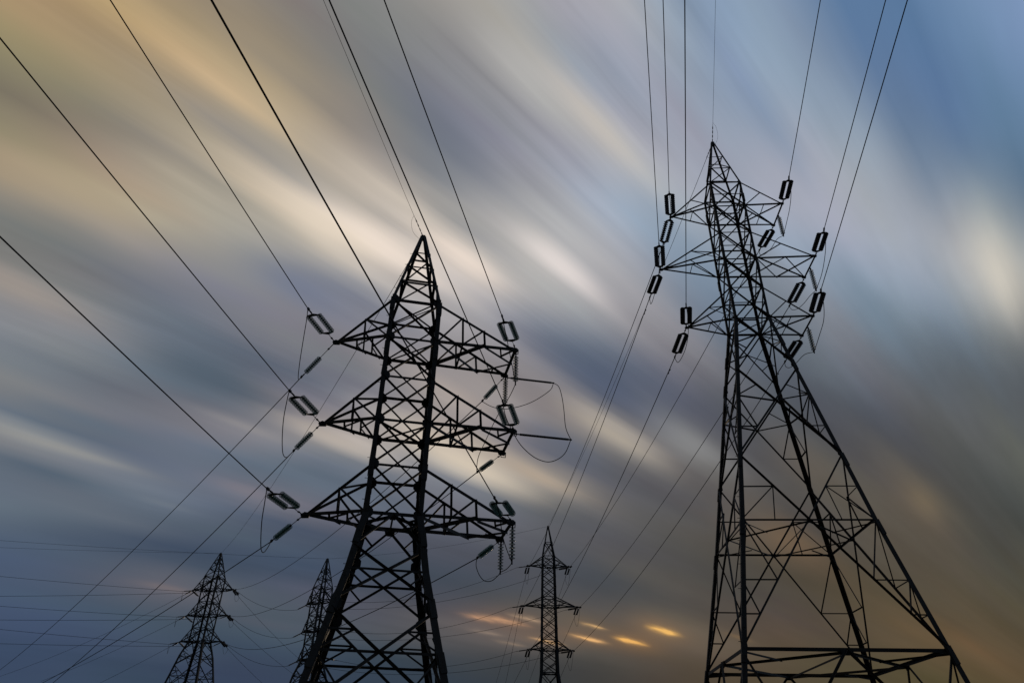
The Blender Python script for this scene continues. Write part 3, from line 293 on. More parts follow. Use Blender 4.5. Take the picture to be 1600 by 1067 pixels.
CLOUD_STREAKS = [
 (70.83, 28.41, 4.36, 1.485, 0.70, (84, 98, 112)),
 (67.14, 38.05, 3.42, 1.194, 0.70, (112, 120, 143)),
 (76.10, 21.96, 3.87, 0.440, 0.60, (92, 107, 124)),
 (64.24, 55.08, 4.73, 1.777, 0.50, (114, 120, 136)),
 (41.97, 45.68, 4.32, 1.868, 0.60, (83, 93, 115)),
 (83.66, 36.37, 4.20, 0.787, 0.50, (176, 161, 134)),
 (61.81, 27.48, 2.72, 0.278, 0.50, (158, 150, 146)),
 (42.31, 62.72, 3.00, 1.758, 0.50, (124, 142, 162)),
 (42.70, 36.93, 2.56, 0.762, 0.60, (92, 100, 118)),
 (32.35, 75.65, 3.14, 1.610, 0.50, (116, 134, 150)),
 (63.29, 44.77, 5.35, 0.632, 0.85, (240, 224, 210)),
 (68.18, 43.63, 4.15, 0.918, 0.70, (230, 214, 194)),
 (56.80, 47.97, 3.03, 1.060, 0.85, (238, 222, 208)),
 (50.46, 53.38, 3.23, 0.874, 0.90, (228, 218, 214)),
 (31.13, 90.50, 2.75, 1.676, 0.85, (212, 205, 192)),
 (76.75, 19.66, 4.37, 0.298, 0.80, (152, 151, 147)),
 (59.84, 27.22, 3.76, 0.682, 0.80, (190, 178, 166)),
 (48.07, 29.88, 4.38, 0.886, 0.90, (214, 200, 180)),
 (43.24, 31.94, 2.55, 0.669, 0.80, (184, 166, 146)),
 (39.22, 40.65, 3.00, 0.815, 0.85, (174, 164, 150)),
 (33.85, 45.70, 2.85, 1.177, 0.70, (137, 137, 137)),
 (66.24, 25.49, 2.93, 0.362, 0.70, (150, 146, 146)),
 (64.26, 20.62, 2.34, 0.407, 0.70, (128, 122, 130)),
 (66.73, 12.13, 1.78, 0.224, 0.80, (120, 110, 112)),
 (19.33, 61.95, 1.29, 2.229, 0.70, (119, 105, 84)),
 (24.49, 40.60, 1.76, 2.277, 0.80, (113, 93, 73)),
 (82.73, 28.59, 2.78, 0.425, 0.60, (160, 150, 141)),
 (78.44, 47.94, 3.81, 0.567, 0.60, (204, 179, 143)),
 (55.54, 65.65, 4.00, 0.816, 0.60, (198, 190, 181)),
 (69.29, 17.91, 1.73, 0.231, 0.50, (116, 124, 134)),
 (59.34, 10.87, 2.73, 0.342, 0.50, (84, 88, 100)),
 (14.68, 36.50, 1.87, 1.504, 0.60, (102, 84, 62)),
 (12.02, 40.93, 1.58, 1.779, 0.60, (110, 86, 62)),
 (47.66, 41.82, 3.66, 0.995, 0.50, (142, 138, 140)),
]
# ------------------------------------------------------------------ sky
# High cloud drifting towards azimuth DRIFT: long-exposure streaks are lines of
# constant angle psi about that horizontal axis; theta runs along the streak.
DRIFT = 41.15
THETA0, THETA1, NSTOP = 8.0, 101.0, 26

def srgb(h):
    v = h / 255.0
    return v / 12.92 if v <= 0.04045 else ((v + 0.055) / 1.055) ** 2.4

def build_world():
    w = bpy.data.worlds.new('World')
    scene.world = w
    w.use_nodes = True
    nt = w.node_tree
    nt.nodes.clear()
    N, L = nt.nodes, nt.links
    def val(x):
        return x
    def setin(node, i, v):
        if isinstance(v, (int, float)):
            node.inputs[i].default_value = v
        elif isinstance(v, tuple):
            node.inputs[i].default_value = v
        else:
            L.new(v, node.inputs[i])
    def M(op, a, b=0.0, c=None, clamp=False):
        n = N.new('ShaderNodeMath'); n.operation = op; n.use_clamp = clamp
        setin(n, 0, a); setin(n, 1, b)
        if c is not None:
            setin(n, 2, c)
        return n.outputs[0]
    def dot(a, vec):
        n = N.new('ShaderNodeVectorMath'); n.operation = 'DOT_PRODUCT'
        L.new(a, n.inputs[0]); n.inputs[1].default_value = vec
        return n.outputs['Value']
    def mix(f, a, b, mode='MIX'):
        n = N.new('ShaderNodeMix'); n.data_type = 'RGBA'; n.blend_type = mode
        n.clamp_result = False
        setin(n, 0, f); setin(n, 6, a); setin(n, 7, b)
        return n.outputs[2]
    tc = N.new('ShaderNodeTexCoord')
    nrm = N.new('ShaderNodeVectorMath'); nrm.operation = 'NORMALIZE'
    L.new(tc.outputs['Generated'], nrm.inputs[0])
    d = nrm.outputs[0]
    az = R(DRIFT)
    da = dot(d, (math.sin(az), math.cos(az), 0))
    dn = dot(d, (math.cos(az), -math.sin(az), 0))
    dz = dot(d, (0, 0, 1))
    dzp = M('MAXIMUM', dz, 0.004)
    theta = M('MULTIPLY', M('ARCCOSINE', da), 180 / math.pi)
    psi = M('MULTIPLY', M('ARCTAN2', dzp, M('MULTIPLY', dn, -1.0)), 180 / math.pi)
    # soft irregularity of the streaks (stretched noise in drift coordinates)
    def noise(tx, px, detail, seed, rough=0.5):
        c = N.new('ShaderNodeCombineXYZ')
        L.new(M('MULTIPLY', theta, tx), c.inputs[0])
        L.new(M('MULTIPLY', psi, px), c.inputs[1])
        c.inputs[2].default_value = seed
        n = N.new('ShaderNodeTexNoise')
        n.inputs['Scale'].default_value = 1.0
        n.inputs['Detail'].default_value = detail
        n.inputs['Roughness'].default_value = rough
        L.new(c.outputs[0], n.inputs['Vector'])
        return n.outputs[0]
    warp = M('MULTIPLY', M('SUBTRACT', noise(0.05, 0.10, 2.0, 3.1), 0.5), 1.3)
    psi_w = M('ADD', psi, warp)
    twarp = M('MULTIPLY', M('SUBTRACT', noise(0.07, 0.22, 1.0, 8.7), 0.5), 3.5)
    t = M('DIVIDE', M('SUBTRACT', M('ADD', theta, twarp), THETA0), THETA1 - THETA0, clamp=True)
    col = None
    prev = None
    for p, row in CLOUD_ROWS:
        grp = bpy.data.node_groups.new('cloud_band', 'ShaderNodeTree')
        grp.interface.new_socket('Along', in_out='INPUT', socket_type='NodeSocketFloat')
        grp.interface.new_socket('Color', in_out='OUTPUT', socket_type='NodeSocketColor')
        gi = grp.nodes.new('NodeGroupInput'); go = grp.nodes.new('NodeGroupOutput')
        ramp = grp.nodes.new('ShaderNodeValToRGB')
        ramp.color_ramp.interpolation = 'B_SPLINE'
        els = ramp.color_ramp.elements
        n = len(row) // 3
        while len(els) < n:
            els.new(0.5)
        for i in range(n):
            els[i].position = i / (n - 1)
        for i in range(n):
            els[i].color = (srgb(row[3 * i]), srgb(row[3 * i + 1]), srgb(row[3 * i + 2]), 1)
        grp.links.new(gi.outputs[0], ramp.inputs[0]); grp.links.new(ramp.outputs[0], go.inputs[0])
        r = N.new('ShaderNodeGroup'); r.node_tree = grp
        L.new(t, r.inputs[0])
        if col is None:
            col = r.outputs[0]
        else:
            f = M('DIVIDE', M('SUBTRACT', psi_w, prev), p - prev, clamp=True)
            col = mix(f, col, r.outputs[0])
        prev = p
    # finer streak modulation of the cloud brightness
    st = M('SUBTRACT', noise(0.045, 0.75, 3.0, 1.7, 0.55), 0.5)
    st2 = M('SUBTRACT', noise(0.09, 0.35, 2.0, 5.5), 0.5)
    st3 = M('SUBTRACT', noise(0.11, 2.0, 3.0, 12.5, 0.6), 0.5)
    patch = M('MULTIPLY_ADD', noise(0.06, 0.12, 1.0, 21.0), 4.0, -1.5, clamp=True)
    away = M('DIVIDE', M('SUBTRACT', theta, 25.0), 25.0, clamp=True)     # streaks open out away from the drift point
    calm = M('DIVIDE', M('SUBTRACT', 100.0, psi), 35.0, clamp=True)           # the clear side of the sky is smoother
    fine = M('MULTIPLY', M('MULTIPLY', M('MULTIPLY', away, patch), calm), M('ADD', M('MULTIPLY', st, 0.38), M('MULTIPLY', st3, 0.09)))
    puff = M('MULTIPLY', M('SUBTRACT', 1.0, away), M('MULTIPLY', M('SUBTRACT', noise(0.16, 0.16, 4.0, 31.0, 0.55), 0.5), 0.40))
    gain = M('ADD', M('ADD', M('ADD', 1.0, fine), puff), M('MULTIPLY', st2, 0.14))
    g = N.new('ShaderNodeCombineXYZ')
    for i in range(3):
        L.new(gain, g.inputs[i])
    col = mix(1.0, col, g.outputs[0], 'MULTIPLY')
    # brighter wisps drawn out by the wind within the sheet
    wisp = M('ADD', 0.72, M('MULTIPLY', noise(0.10, 0.9, 3.0, 9.4, 0.55), 0.5))
    for (t0, p0, st_, sp_, amp, rgb) in CLOUD_STREAKS:
        u = M('DIVIDE', M('SUBTRACT', M('ADD', theta, M('MULTIPLY', warp, 1.5)), t0), st_)
        v = M('DIVIDE', M('SUBTRACT', M('ADD', psi, M('MULTIPLY', warp, 0.25 * min(1.0, sp_))), p0), sp_)
        wgt = M('EXPONENT', M('MULTIPLY', M('ADD', M('MULTIPLY', u, u), M('MULTIPLY', v, v)), -0.9))
        wgt = M('MULTIPLY', M('MULTIPLY', wgt, wisp), amp * 0.8, clamp=True)
        col = mix(wgt, col, tuple(srgb(c) for c in rgb) + (1,))
    # glowing breaks in the low cloud bank where the setting sun comes through
    ragged = M('ADD', 0.15, M('MULTIPLY', noise(0.9, 5.0, 4.0, 2.2, 0.65), 1.7))
    jag = M('MULTIPLY', M('SUBTRACT', noise(1.1, 2.2, 3.0, 6.6, 0.6), 0.5), 0.34)
    for k_, (t0, p0, st_, sp_, amp, rgb) in enumerate(SUN_BREAKS):
        # one end burns brighter, the other trails off
        lean = M('ADD', 0.62, M('MULTIPLY', M('DIVIDE', M('SUBTRACT', theta, t0), st_), 0.55 if k_ in (2, 5, 6) else -0.55), clamp=True)
        e1 = M('POWER', M('ABSOLUTE', M('DIVIDE', M('SUBTRACT', theta, t0), st_)), 3.0)
        slope = M('ADD', M('ADD', M('SUBTRACT', psi, p0), M('MULTIPLY', M('SUBTRACT', theta, t0), 0.03)), jag)
        e2 = M('POWER', M('ABSOLUTE', M('DIVIDE', slope, sp_)), 1.5)
        wgt = M('EXPONENT', M('MULTIPLY', M('ADD', e1, e2), -1.0))
        wgt = M('MULTIPLY', M('MULTIPLY', M('MULTIPLY', wgt, ragged), lean), amp * 1.45, clamp=True)
        col = mix(wgt, col, rgb + (1,))
        e3 = M('POWER', M('ABSOLUTE', M('DIVIDE', slope, sp_ * 5.0)), 2.0)
        e4 = M('POWER', M('ABSOLUTE', M('DIVIDE', M('SUBTRACT', theta, t0), st_ * 1.6)), 2.0)
        halo = M('MULTIPLY', M('EXPONENT', M('MULTIPLY', M('ADD', e3, e4), -1.0)), amp * 0.15, clamp=True)
        col = mix(halo, col, (rgb[0] * .6, rgb[1] * .52, rgb[2] * .48, 1))
    # away from the sun the dusk sky goes dark
    back = M('MULTIPLY_ADD', dot(d, (math.sin(R(SUN_AZ)), math.cos(R(SUN_AZ)), 0)), 1.6, 1.15, clamp=True)
    back = M('MAXIMUM', back, 0.10)
    g2 = N.new('ShaderNodeCombineXYZ')
    for i in range(3):
        L.new(back, g2.inputs[i])
    col = mix(1.0, col, g2.outputs[0], 'MULTIPLY')
    sky = N.new('ShaderNodeTexSky')
    sky.sky_type = 'NISHITA'
    sky.sun_disc = False
    sky.sun_elevation = R(SUN_EL)
    sky.sun_rotation = R(SUN_AZ)
    bg_sky = N.new('ShaderNodeBackground'); bg_sky.inputs['Strength'].default_value = 0.05
    L.new(sky.outputs[0], bg_sky.inputs[0])
    bg = N.new('ShaderNodeBackground'); bg.inputs['Strength'].default_value = 1.0
    L.new(col, bg.inputs[0])
    mx = N.new('ShaderNodeMixShader')
    mx.inputs[0].default_value = 0.985        # the cloud sheet covers nearly all of the clear sky
    L.new(bg_sky.outputs[0], mx.inputs[1]); L.new(bg.outputs[0], mx.inputs[2])
    out = N.new('ShaderNodeOutputWorld')
    L.new(mx.outputs[0], out.inputs[0])

_g = lambda r, g, b: tuple((c / 255.0) ** 2.2 for c in (r, g, b))
SUN_BREAKS = [
 (36.21, 15.79, 1.32, 0.174, 1.1, _g(238, 184, 122)), (30.93, 19.28, 1.18, 0.300, 1.2, _g(246, 190, 108)),
 (32.49, 16.80, 1.19, 0.245, 1.2, _g(244, 184, 104)), (35.95, 17.42, 0.98, 0.150, 0.85, _g(205, 165, 115)),
 (39.23, 14.41, 1.19, 0.130, 1.0, _g(225, 180, 130)), (43.48, 15.25, 1.70, 0.240, 0.75, _g(186, 144, 114)),
 (41.77, 15.54, 1.80, 0.250, 0.80, _g(196, 150, 116)), (41.10, 16.32, 1.41, 0.220, 0.70, _g(176, 148, 122)),
 (43.92, 13.91, 1.40, 0.180, 0.45, _g(150, 132, 118)), (41.95, 13.35, 1.29, 0.160, 0.45, _g(150, 130, 112)),
 (25.67, 21.73, 1.06, 0.300, 0.45, _g(128, 104, 76)),
]
build_world()

sun_data = bpy.data.lights.new('sun', 'SUN')
sun_data.energy = 0.5
sun_data.angle = R(10)
sun_data.color = (1.0, 0.78, 0.55)
sun = bpy.data.objects.new('sun', sun_data)
COL.objects.link(sun)
sdir = Vector((math.sin(R(SUN_AZ)) * math.cos(R(SUN_EL)), math.cos(R(SUN_AZ)) * math.cos(R(SUN_EL)), math.sin(R(SUN_EL))))
sun.rotation_euler = (-sdir).to_track_quat('-Z', 'Y').to_euler()
sun.location = (0, 0, 60)

# ------------------------------------------------------------------ materials
def pmat(name, base, rough, metal=0.0, var=0.35, scale=8.0, base2=None, trans=0.0, bump=0.0, alpha=1.0, spec=0.35):
    # spec: dull, oxidised surfaces reflect little
    m = bpy.data.materials.new(name)
    m.use_nodes = True
    nt = m.node_tree; N, L = nt.nodes, nt.links
    b = N['Principled BSDF']
    tc = N.new('ShaderNodeTexCoord')
    n = N.new('ShaderNodeTexNoise'); n.inputs['Scale'].default_value = scale; n.inputs['Detail'].default_value = 5
    L.new(tc.outputs['Object'], n.inputs['Vector'])
    r = N.new('ShaderNodeValToRGB')
    e = r.color_ramp.elements
    e[0].position, e[1].position = 0.35, 0.7
    b2 = base2 or tuple(c * (1 - var) for c in base)
    e[0].color = tuple(b2) + (1,); e[1].color = tuple(base) + (1,)
    L.new(n.outputs[0], r.inputs[0]); L.new(r.outputs[0], b.inputs['Base Color'])
    rr = N.new('ShaderNodeMapRange'); rr.inputs[3].default_value = max(0, rough - .1); rr.inputs[4].default_value = min(1, rough + .12)
    L.new(n.outputs[0], rr.inputs[0]); L.new(rr.outputs[0], b.inputs['Roughness'])
    b.inputs['Metallic'].default_value = metal
    b.inputs['Specular IOR Level'].default_value = spec
    if trans:
        b.inputs['Transmission Weight'].default_value = trans
        b.inputs['IOR'].default_value = 1.5
    if alpha < 1:
        b.inputs['Alpha'].default_value = alpha
    if bump:
        bp = N.new('ShaderNodeBump'); bp.inputs['Strength'].default_value = bump
        L.new(n.outputs[0], bp.inputs['Height']); L.new(bp.outputs[0], b.inputs['Normal'])
    return m

MAT = {
 'steel': pmat('weathered_steel', (0.030, 0.029, 0.028), 0.65, 0.0, base2=(0.022, 0.014, 0.009), scale=5.0, bump=0.15),
 'steel_far': pmat('galvanised_steel', (0.024, 0.027, 0.031), 0.75, 0.0, scale=3.0),
 'cable': pmat('aluminium_cable', (0.03, 0.03, 0.031), 0.85, 0.0, scale=40.0, spec=0.1),
 'fitting': pmat('forged_fitting', (0.022, 0.021, 0.02), 0.7, 0.2, scale=20.0),
 'glass': pmat('green_insulator_glass', (0.11, 0.25, 0.215), 0.2, 0.0, var=0.2, scale=12.0, alpha=0.5, spec=0.6),
 'porcelain': pmat('brown_porcelain', (0.035, 0.022, 0.016), 0.3, 0.0, scale=12.0),
 'polymer': pmat('dark_polymer', (0.02, 0.018, 0.018), 0.6, 0.0, scale=12.0),
 'concrete': pmat('footing_concrete', (0.30, 0.29, 0.27), 0.85, 0.0, scale=6.0, bump=0.3),
 'grass': pmat('meadow', (0.05, 0.065, 0.025), 0.95, 0.0, base2=(0.045, 0.035, 0.02), scale=0.35, bump=0.5),
}

# ------------------------------------------------------------------ mesh helpers
class MB:
    def __init__(self):
        self.v = []; self.f = []; self.mi = []
    def prism(self, p, q, sec):
        """extrude 2-D section sec [(offset Vector)...] from p to q"""
        k = len(self.v); n = len(sec)
        for s in sec: self.v.append(p + s)
        for s in sec: self.v.append(q + s)
        for i in range(n):
            j = (i + 1) % n
            self.f.append((k + i, k + j, k + n + j, k + n + i)); self.mi.append(0)
        if n == 6:
            for b in (k, k + n):
                self.f.append((b, b + 1, b + 2, b + 3)); self.f.append((b, b + 3, b + 4, b + 5)); self.mi += [0, 0]
        else:
            self.f.append(tuple(range(k, k + n))); self.f.append(tuple(range(k + n, k + 2 * n))); self.mi += [0, 0]
    def angle(self, p, q, e1, e2, a, t=None):
        """steel angle section: corner on the line p-q, flanges along e1 and e2"""
        p = Vector(p); q = Vector(q)
        t = t or max(0.008, a * 0.12)
        d = (q - p).normalized()
        e1 = (e1 - d * e1.dot(d)).normalized()
        e2 = (e2 - d * e2.dot(d) - e1 * e2.dot(e1)).normalized()
        sec = [Vector((0, 0, 0)), e1 * a, e1 * a + e2 * t, e1 * t + e2 * t, e1 * t + e2 * a, e2 * a]
        self.prism(p, q, sec)
    def brace(self, p, q, n, a, off=0.0):
        """angle brace lying against a face with outward normal n"""
        p = Vector(p); q = Vector(q); n = Vector(n)
        d = (q - p).normalized()
        n = (n - d * n.dot(d)).normalized()
        e1 = d.cross(n).normalized()
        s = n * off - e1 * a * 0.5
        sgn = -1 if off <= 0 else 1
        self.angle(p + s, q + s, e1, n * sgn, a)
    def box(self, c, x, y, z):
        k = len(self.v); c = Vector(c)
        for sx in (-1, 1):
            for sy in (-1, 1):
                for sz in (-1, 1):
                    self.v.append(c + x * sx + y * sy + z * sz)
        for f in ((0, 1, 3, 2), (4, 6, 7, 5), (0, 4, 5, 1), (2, 3, 7, 6), (0, 2, 6, 4), (1, 5, 7, 3)):
            self.f.append(tuple(k + i for i in f)); self.mi.append(0)
    def plate(self, pts, n, t):
        pts = [Vector(p) for p in pts]; n = Vector(n).normalized()
        k = len(self.v); m = len(pts)
        self.v += [p - n * t / 2 for p in pts] + [p + n * t / 2 for p in pts]
        self.f.append(tuple(k + i for i in range(m))); self.f.append(tuple(k + m + i for i in range(m)))
        self.mi += [0, 0]
        for i in range(m):
            j = (i + 1) % m
            self.f.append((k + i, k + j, k + m + j, k + m + i)); self.mi.append(0)
    def tube(self, pts, r, n=8, caps=True):
        pts = [Vector(p) for p in pts]
        k0 = len(self.v); u = None
        for i, p in enumerate(pts):
            d = (pts[min(i + 1, len(pts) - 1)] - pts[max(i - 1, 0)]).normalized()
            if u is None:
                u = d.orthogonal().normalized()
            u = (u - d * u.dot(d)).normalized(); w = d.cross(u)
            rr = r[i] if isinstance(r, (list, tuple)) else r
            for j in range(n):
                a = 2 * math.pi * j / n
                self.v.append(p + u * rr * math.cos(a) + w * rr * math.sin(a))
        for i in range(len(pts) - 1):
            for j in range(n):
                a, b = k0 + i * n + j, k0 + i * n + (j + 1) % n
                self.f.append((a, b, b + n, a + n)); self.mi.append(0)
        if caps:
            self.f.append(tuple(k0 + j for j in range(n))); self.f.append(tuple(k0 + (len(pts) - 1) * n + j for j in range(n)))
            self.mi += [0, 0]
    def mesh(self, name, mats, smooth=False):
        me = bpy.data.meshes.new(name)
        me.from_pydata([tuple(v) for v in self.v], [], self.f)
        for m in mats: me.materials.append(m)
        if len(mats) > 1:
            me.polygons.foreach_set('material_index', self.mi)
        bm = bmesh.new(); bm.from_mesh(me)
        bmesh.ops.recalc_face_normals(bm, faces=bm.faces); bm.to_mesh(me); bm.free()
        if smooth:
            me.polygons.foreach_set('use_smooth', [True] * len(me.polygons))
        me.update()
        return me
    def obj(self, name, mat, parent=None, smooth=False):
        mats = mat if isinstance(mat, (list, tuple)) else [mat]
        return link(name, self.mesh(name, mats, smooth), parent)

def link(name, data, parent=None):
    o = bpy.data.objects.new(name, data)
    COL.objects.link(o)
    if parent: o.parent = parent
    return o

def thing(name, loc, label, cat, group=None, rz=0.0):
    o = link(name, None)
    o.empty_display_size = 0.3
    o.location = loc; o.rotation_euler = (0, 0, rz)
    tag(o, label, cat, group)
    return o

def tag(o, label, cat, group=None):
    o['label'] = label; o['category'] = cat
    if group: o['group'] = group

# ------------------------------------------------------------------ ground
def ground():
    bm = bmesh.new()
    n = 60
    bmesh.ops.create_grid(bm, x_segments=n, y_segments=n, size=2500)
    for v in bm.verts:
        s = 1 if v.co.x >= 0 else -1; t = 1 if v.co.y >= 0 else -1
        x = s * (abs(v.co.x) / 2500) ** 2.2 * 2500; y = t * (abs(v.co.y) / 2500) ** 2.2 * 2500
        r = math.hypot(x, y)
        h = 0.0 if r < 170 else min(1, (r - 170) / 500) * 2.0 * math.sin(x * .011) * math.cos(y * .009)
        v.co = (x, y, h)
    me = bpy.data.meshes.new('ground'); bm.to_mesh(me); bm.free()
    me.materials.append(MAT['grass'])
    o = link('ground', me); o['kind'] = 'structure'
ground()

# ------------------------------------------------------------------ lattice towers
CS = {'nL': (-1, -1), 'nR': (1, -1), 'fR': (1, 1), 'fL': (-1, 1)}
FACES = [('nL', 'nR', (0, -1, 0)), ('nR', 'fR', (1, 0, 0)), ('fR', 'fL', (0, 1, 0)), ('fL', 'nL', (-1, 0, 0))]

class Tower:
    def __init__(self, spec):
        self.s = spec
        self.prof = sorted(spec['profile'])
    def w(self, z):
        pr = self.prof
        if z <= pr[0][0]: return pr[0][1]
        for (z0, w0), (z1, w1) in zip(pr, pr[1:]):
            if z <= z1: return w0 + (w1 - w0) * (z - z0) / (z1 - z0)
        return pr[-1][1]
    def c(self, k, z):
        w = self.w(z); s = CS[k]
        return Vector((s[0] * w, s[1] * w, z))

def build_tower(sp):
    T = Tower(sp); m = sp['mat']; full = sp['full']
    root = thing('lattice_tower', (sp['x'], sp['y'], 0), sp['label'], 'pylon', 'steel lattice pylons of the power lines', sp['yaw'])
    a_leg, a_br = sp['a_leg'], sp['a_br']
    W = 0.012
    # --- legs
    for k, (sx, sy) in CS.items():
        mb = MB()
        zs = [z for z, _ in sorted(sp['profile'], reverse=True)]
        for z0, z1, in zip(zs, zs[1:]):
            a = a_leg * (0.72 if z0 > sp['T1'] + .01 else (1.0 if z0 > sp['L3'] + .01 else 1.35))
            o_ = Vector((sx, sy, 0)) * a * .3
            mb.angle(T.c(k, z0) + o_, T.c(k, z1) + o_, Vector((-sx, 0, 0)), Vector((0, -sy, 0)), a)
        leg = mb.obj('leg', m, root)
        # splice plates and footing
        if full:
            for z in sp['splices']:
                p = T.c(k, z + .32); q = T.c(k, z - .32); d = (p - q).normalized()
                mb = MB()
                out = Vector((sx, 0, 0)); o2 = Vector((0, sy, 0))
                e = 0.006 + a_leg * (.42 if z < sp['L3'] else .3)
                mb.angle(p + out * (e + .02) + o2 * (e + .02), q + out * (e + .02) + o2 * (e + .02), Vector((-sx, 0, 0)), Vector((0, -sy, 0)), a_leg * 1.22, 0.02)
                mb.obj('splice_plate', m, leg)
            if k == 'nL':
                z = 2.4; i = 0
                while z < sp['apex'] - 1.2:
                    mb = MB(); p = T.c(k, z)
                    if i % 2 == 0: mb.tube([p + Vector((0.0, .04, 0)), p + Vector((-.17, .04, 0))], .011, 6)
                    else: mb.tube([p + Vector((.04, 0, 0)), p + Vector((.04, -.17, 0))], .011, 6)
                    mb.obj('step_bolt', m, leg)
                    z += sp.get('step', .42); i += 1
        mb = MB(); b = T.c(k, 0)
        mb.box(b + Vector((0, 0, 0.08)), Vector((.42, 0, 0)), Vector((0, .42, 0)), Vector((0, 0, .22)))
        mb.obj('footing', MAT['concrete'], root)
    # --- apex cap
    mb = MB(); za = sp['apex']
    mb.box((0, 0, za - .05), Vector((.10, 0, 0)), Vector((0, .10, 0)), Vector((0, 0, .13)))
    mb.obj('apex_cap', m, root)
    # --- face bracing
    def corner_pts(A, B, zt, zb):
        return T.c(A, zt), T.c(B, zt), T.c(A, zb), T.c(B, zb)
    for (zt, zb, kind, opt) in sp['panels']:
        for fi, (A, B, n) in enumerate(FACES):
            n = Vector(n); mb = MB(); a = a_br * opt.get('s', 1.0)
            at, bt, ab, bb = corner_pts(A, B, zt, zb)
            if kind == 'diag':
                if sp['peak_dir'] > 0: mb.brace(at, bb, n, a, .004)
                else: mb.brace(bt, ab, n, a, .004)
                mb.brace(ab, bb, n, a, -W)
                mb.obj('peak_bracing', m, root); continue
            wt, wb = T.w(zt), T.w(zb)
            if kind == 'V':
                mt = (at + bt) / 2
                mb.brace(mt, ab, n, a, .004); mb.brace(mt, bb, n, a, .004)
                mb.brace((mt + ab) / 2, T.c(A, zt - .15), n, a * .75, -W); mb.brace((mt + bb) / 2, T.c(B, zt - .15), n, a * .75, -W)
                mb.plate([mt + (bt - at).normalized() * x + Vector((0, 0, y)) for x, y in ((-.2, .06), (.2, .06), (.2, -.08), (.1, -.2), (-.1, -.2), (-.2, -.08))], n, .03)
                if opt.get('deep'):
                    for cc, bot in ((A, ab), (B, bb)):
                        p1 = mt.lerp(bot, .33); p2 = mt.lerp(bot, .66)
                        mb.brace(p1, T.c(cc, p1.z), n, a * .7, -W); mb.brace(p2, T.c(cc, p2.z), n, a * .7, -W)
                        mb.brace(p1, T.c(cc, p2.z), n, a * .7, -W * 1.6)
                mb.obj('cross_bracing', m, root); continue
            f = wt / (wt + wb); zc = zt + (zb - zt) * f
            ctr = at.lerp(bb, f)
            mb.brace(at, bb, n, a, .006); mb.brace(bt, ab, n, a, -.006)
            if 'hz' in opt:
                zh = opt['hz'] if opt['hz'] else zc
                if opt.get('split'):
                    mb.brace(ctr, T.c(A, zh), n, a * .75, -W * 1.5); mb.brace(ctr, T.c(B, zh), n, a * .75, -W * 1.5)
                else:
                    mb.brace(T.c(A, zh), T.c(B, zh), n, a * .85, -W * 1.6)
                for cc, top, bot in ((A, at, ab), (B, bt, bb)):
                    joint = T.c(cc, zh)
                    for key in opt.get('red', ''):
                        U = top.lerp(ctr, .5); L1 = ctr.lerp(bot, .5); L2 = ctr.lerp(bot, .76); r = a * .62
                        if key == 'u': mb.brace(U, joint, n, r, -W)
                        if key == 'U': mb.brace(U, T.c(cc, U.z), n, r, -W)
                        if key == 'm': mb.brace(U, (joint + ctr) / 2, n, r, -W * 1.3)
                        if key == 'l': mb.brace(L1, joint, n, r, -W)
                        if key == 'L': mb.brace(L1, T.c(cc, L1.z), n, r, -W)
                        if key == 'k':
                            mb.brace(L2, T.c(cc, L2.z), n, r, -W); mb.brace(L2, T.c(cc, L1.z), n, r, -W * 1.3)
            mb.obj('cross_bracing', m, root)
    # --- horizontals and diaphragms
    for z, kind, sc in sp['frames']:
        mb = MB(); a = a_br * sc
        P = [T.c(k, z) for k in ('nL', 'nR', 'fR', 'fL')]
        nn = [(0, -1, 0), (1, 0, 0), (0, 1, 0), (-1, 0, 0)]
        for i in range(4):
            mb.brace(P[i], P[(i + 1) % 4], nn[i], a * 1.1, -.03)
        if kind == 'X':
            mb.brace(P[0] - Vector((0, 0, .03)), P[2] - Vector((0, 0, .03)), (0, 0, 1), a * .8, .0); mb.brace(P[1] - Vector((0, 0, .06)), P[3] - Vector((0, 0, .06)), (0, 0, 1), a * .8, -.01)
        if kind in 'DE':
            Mi = [(P[i] + P[(i + 1) % 4]) / 2 - Vector((0, 0, .04)) for i in range(4)]
            for i in range(4):
                mb.brace(Mi[i], Mi[(i + 1) % 4], (0, 0, 1), a * .8, -.01)
            if kind == 'E':
                mb.brace(Mi[0] - Vector((0, 0, .05)), Mi[2] - Vector((0, 0, .05)), (0, 0, 1), a * .6, -.01)
                for i in range(4):
                    mb.brace((Mi[i] + Mi[(i + 1) % 4]) / 2 - Vector((0, 0, .06)), P[(i + 1) % 4] - Vector((0, 0, .06)), (0, 0, 1), a * .6, -.02)
        mb.obj('horizontal_frame', m, root)
    # --- gussets
    if full:
        g = sp['gusset']
        for z in sp['gussets']:
            for k, (sx, sy) in CS.items():
                p = T.c(k, z); mb = MB()
                for ax, nrm in ((Vector((-sx, 0, 0)), Vector((0, sy, 0))), (Vector((0, -sy, 0)), Vector((sx, 0, 0)))):
                    q = p + nrm * .012
                    mb.plate([q + Vector((0, 0, g * .75)), q + ax * g * .45 + Vector((0, 0, g * .75)), q + ax * g * .9 + Vector((0, 0, g * .3)), q + ax * g * .9 - Vector((0, 0, g * .3)),
                              q + ax * g * .45 - Vector((0, 0, g * .75)), q - Vector((0, 0, g * .75))], nrm, .016)
                mb.obj('gusset_plate', m, root)
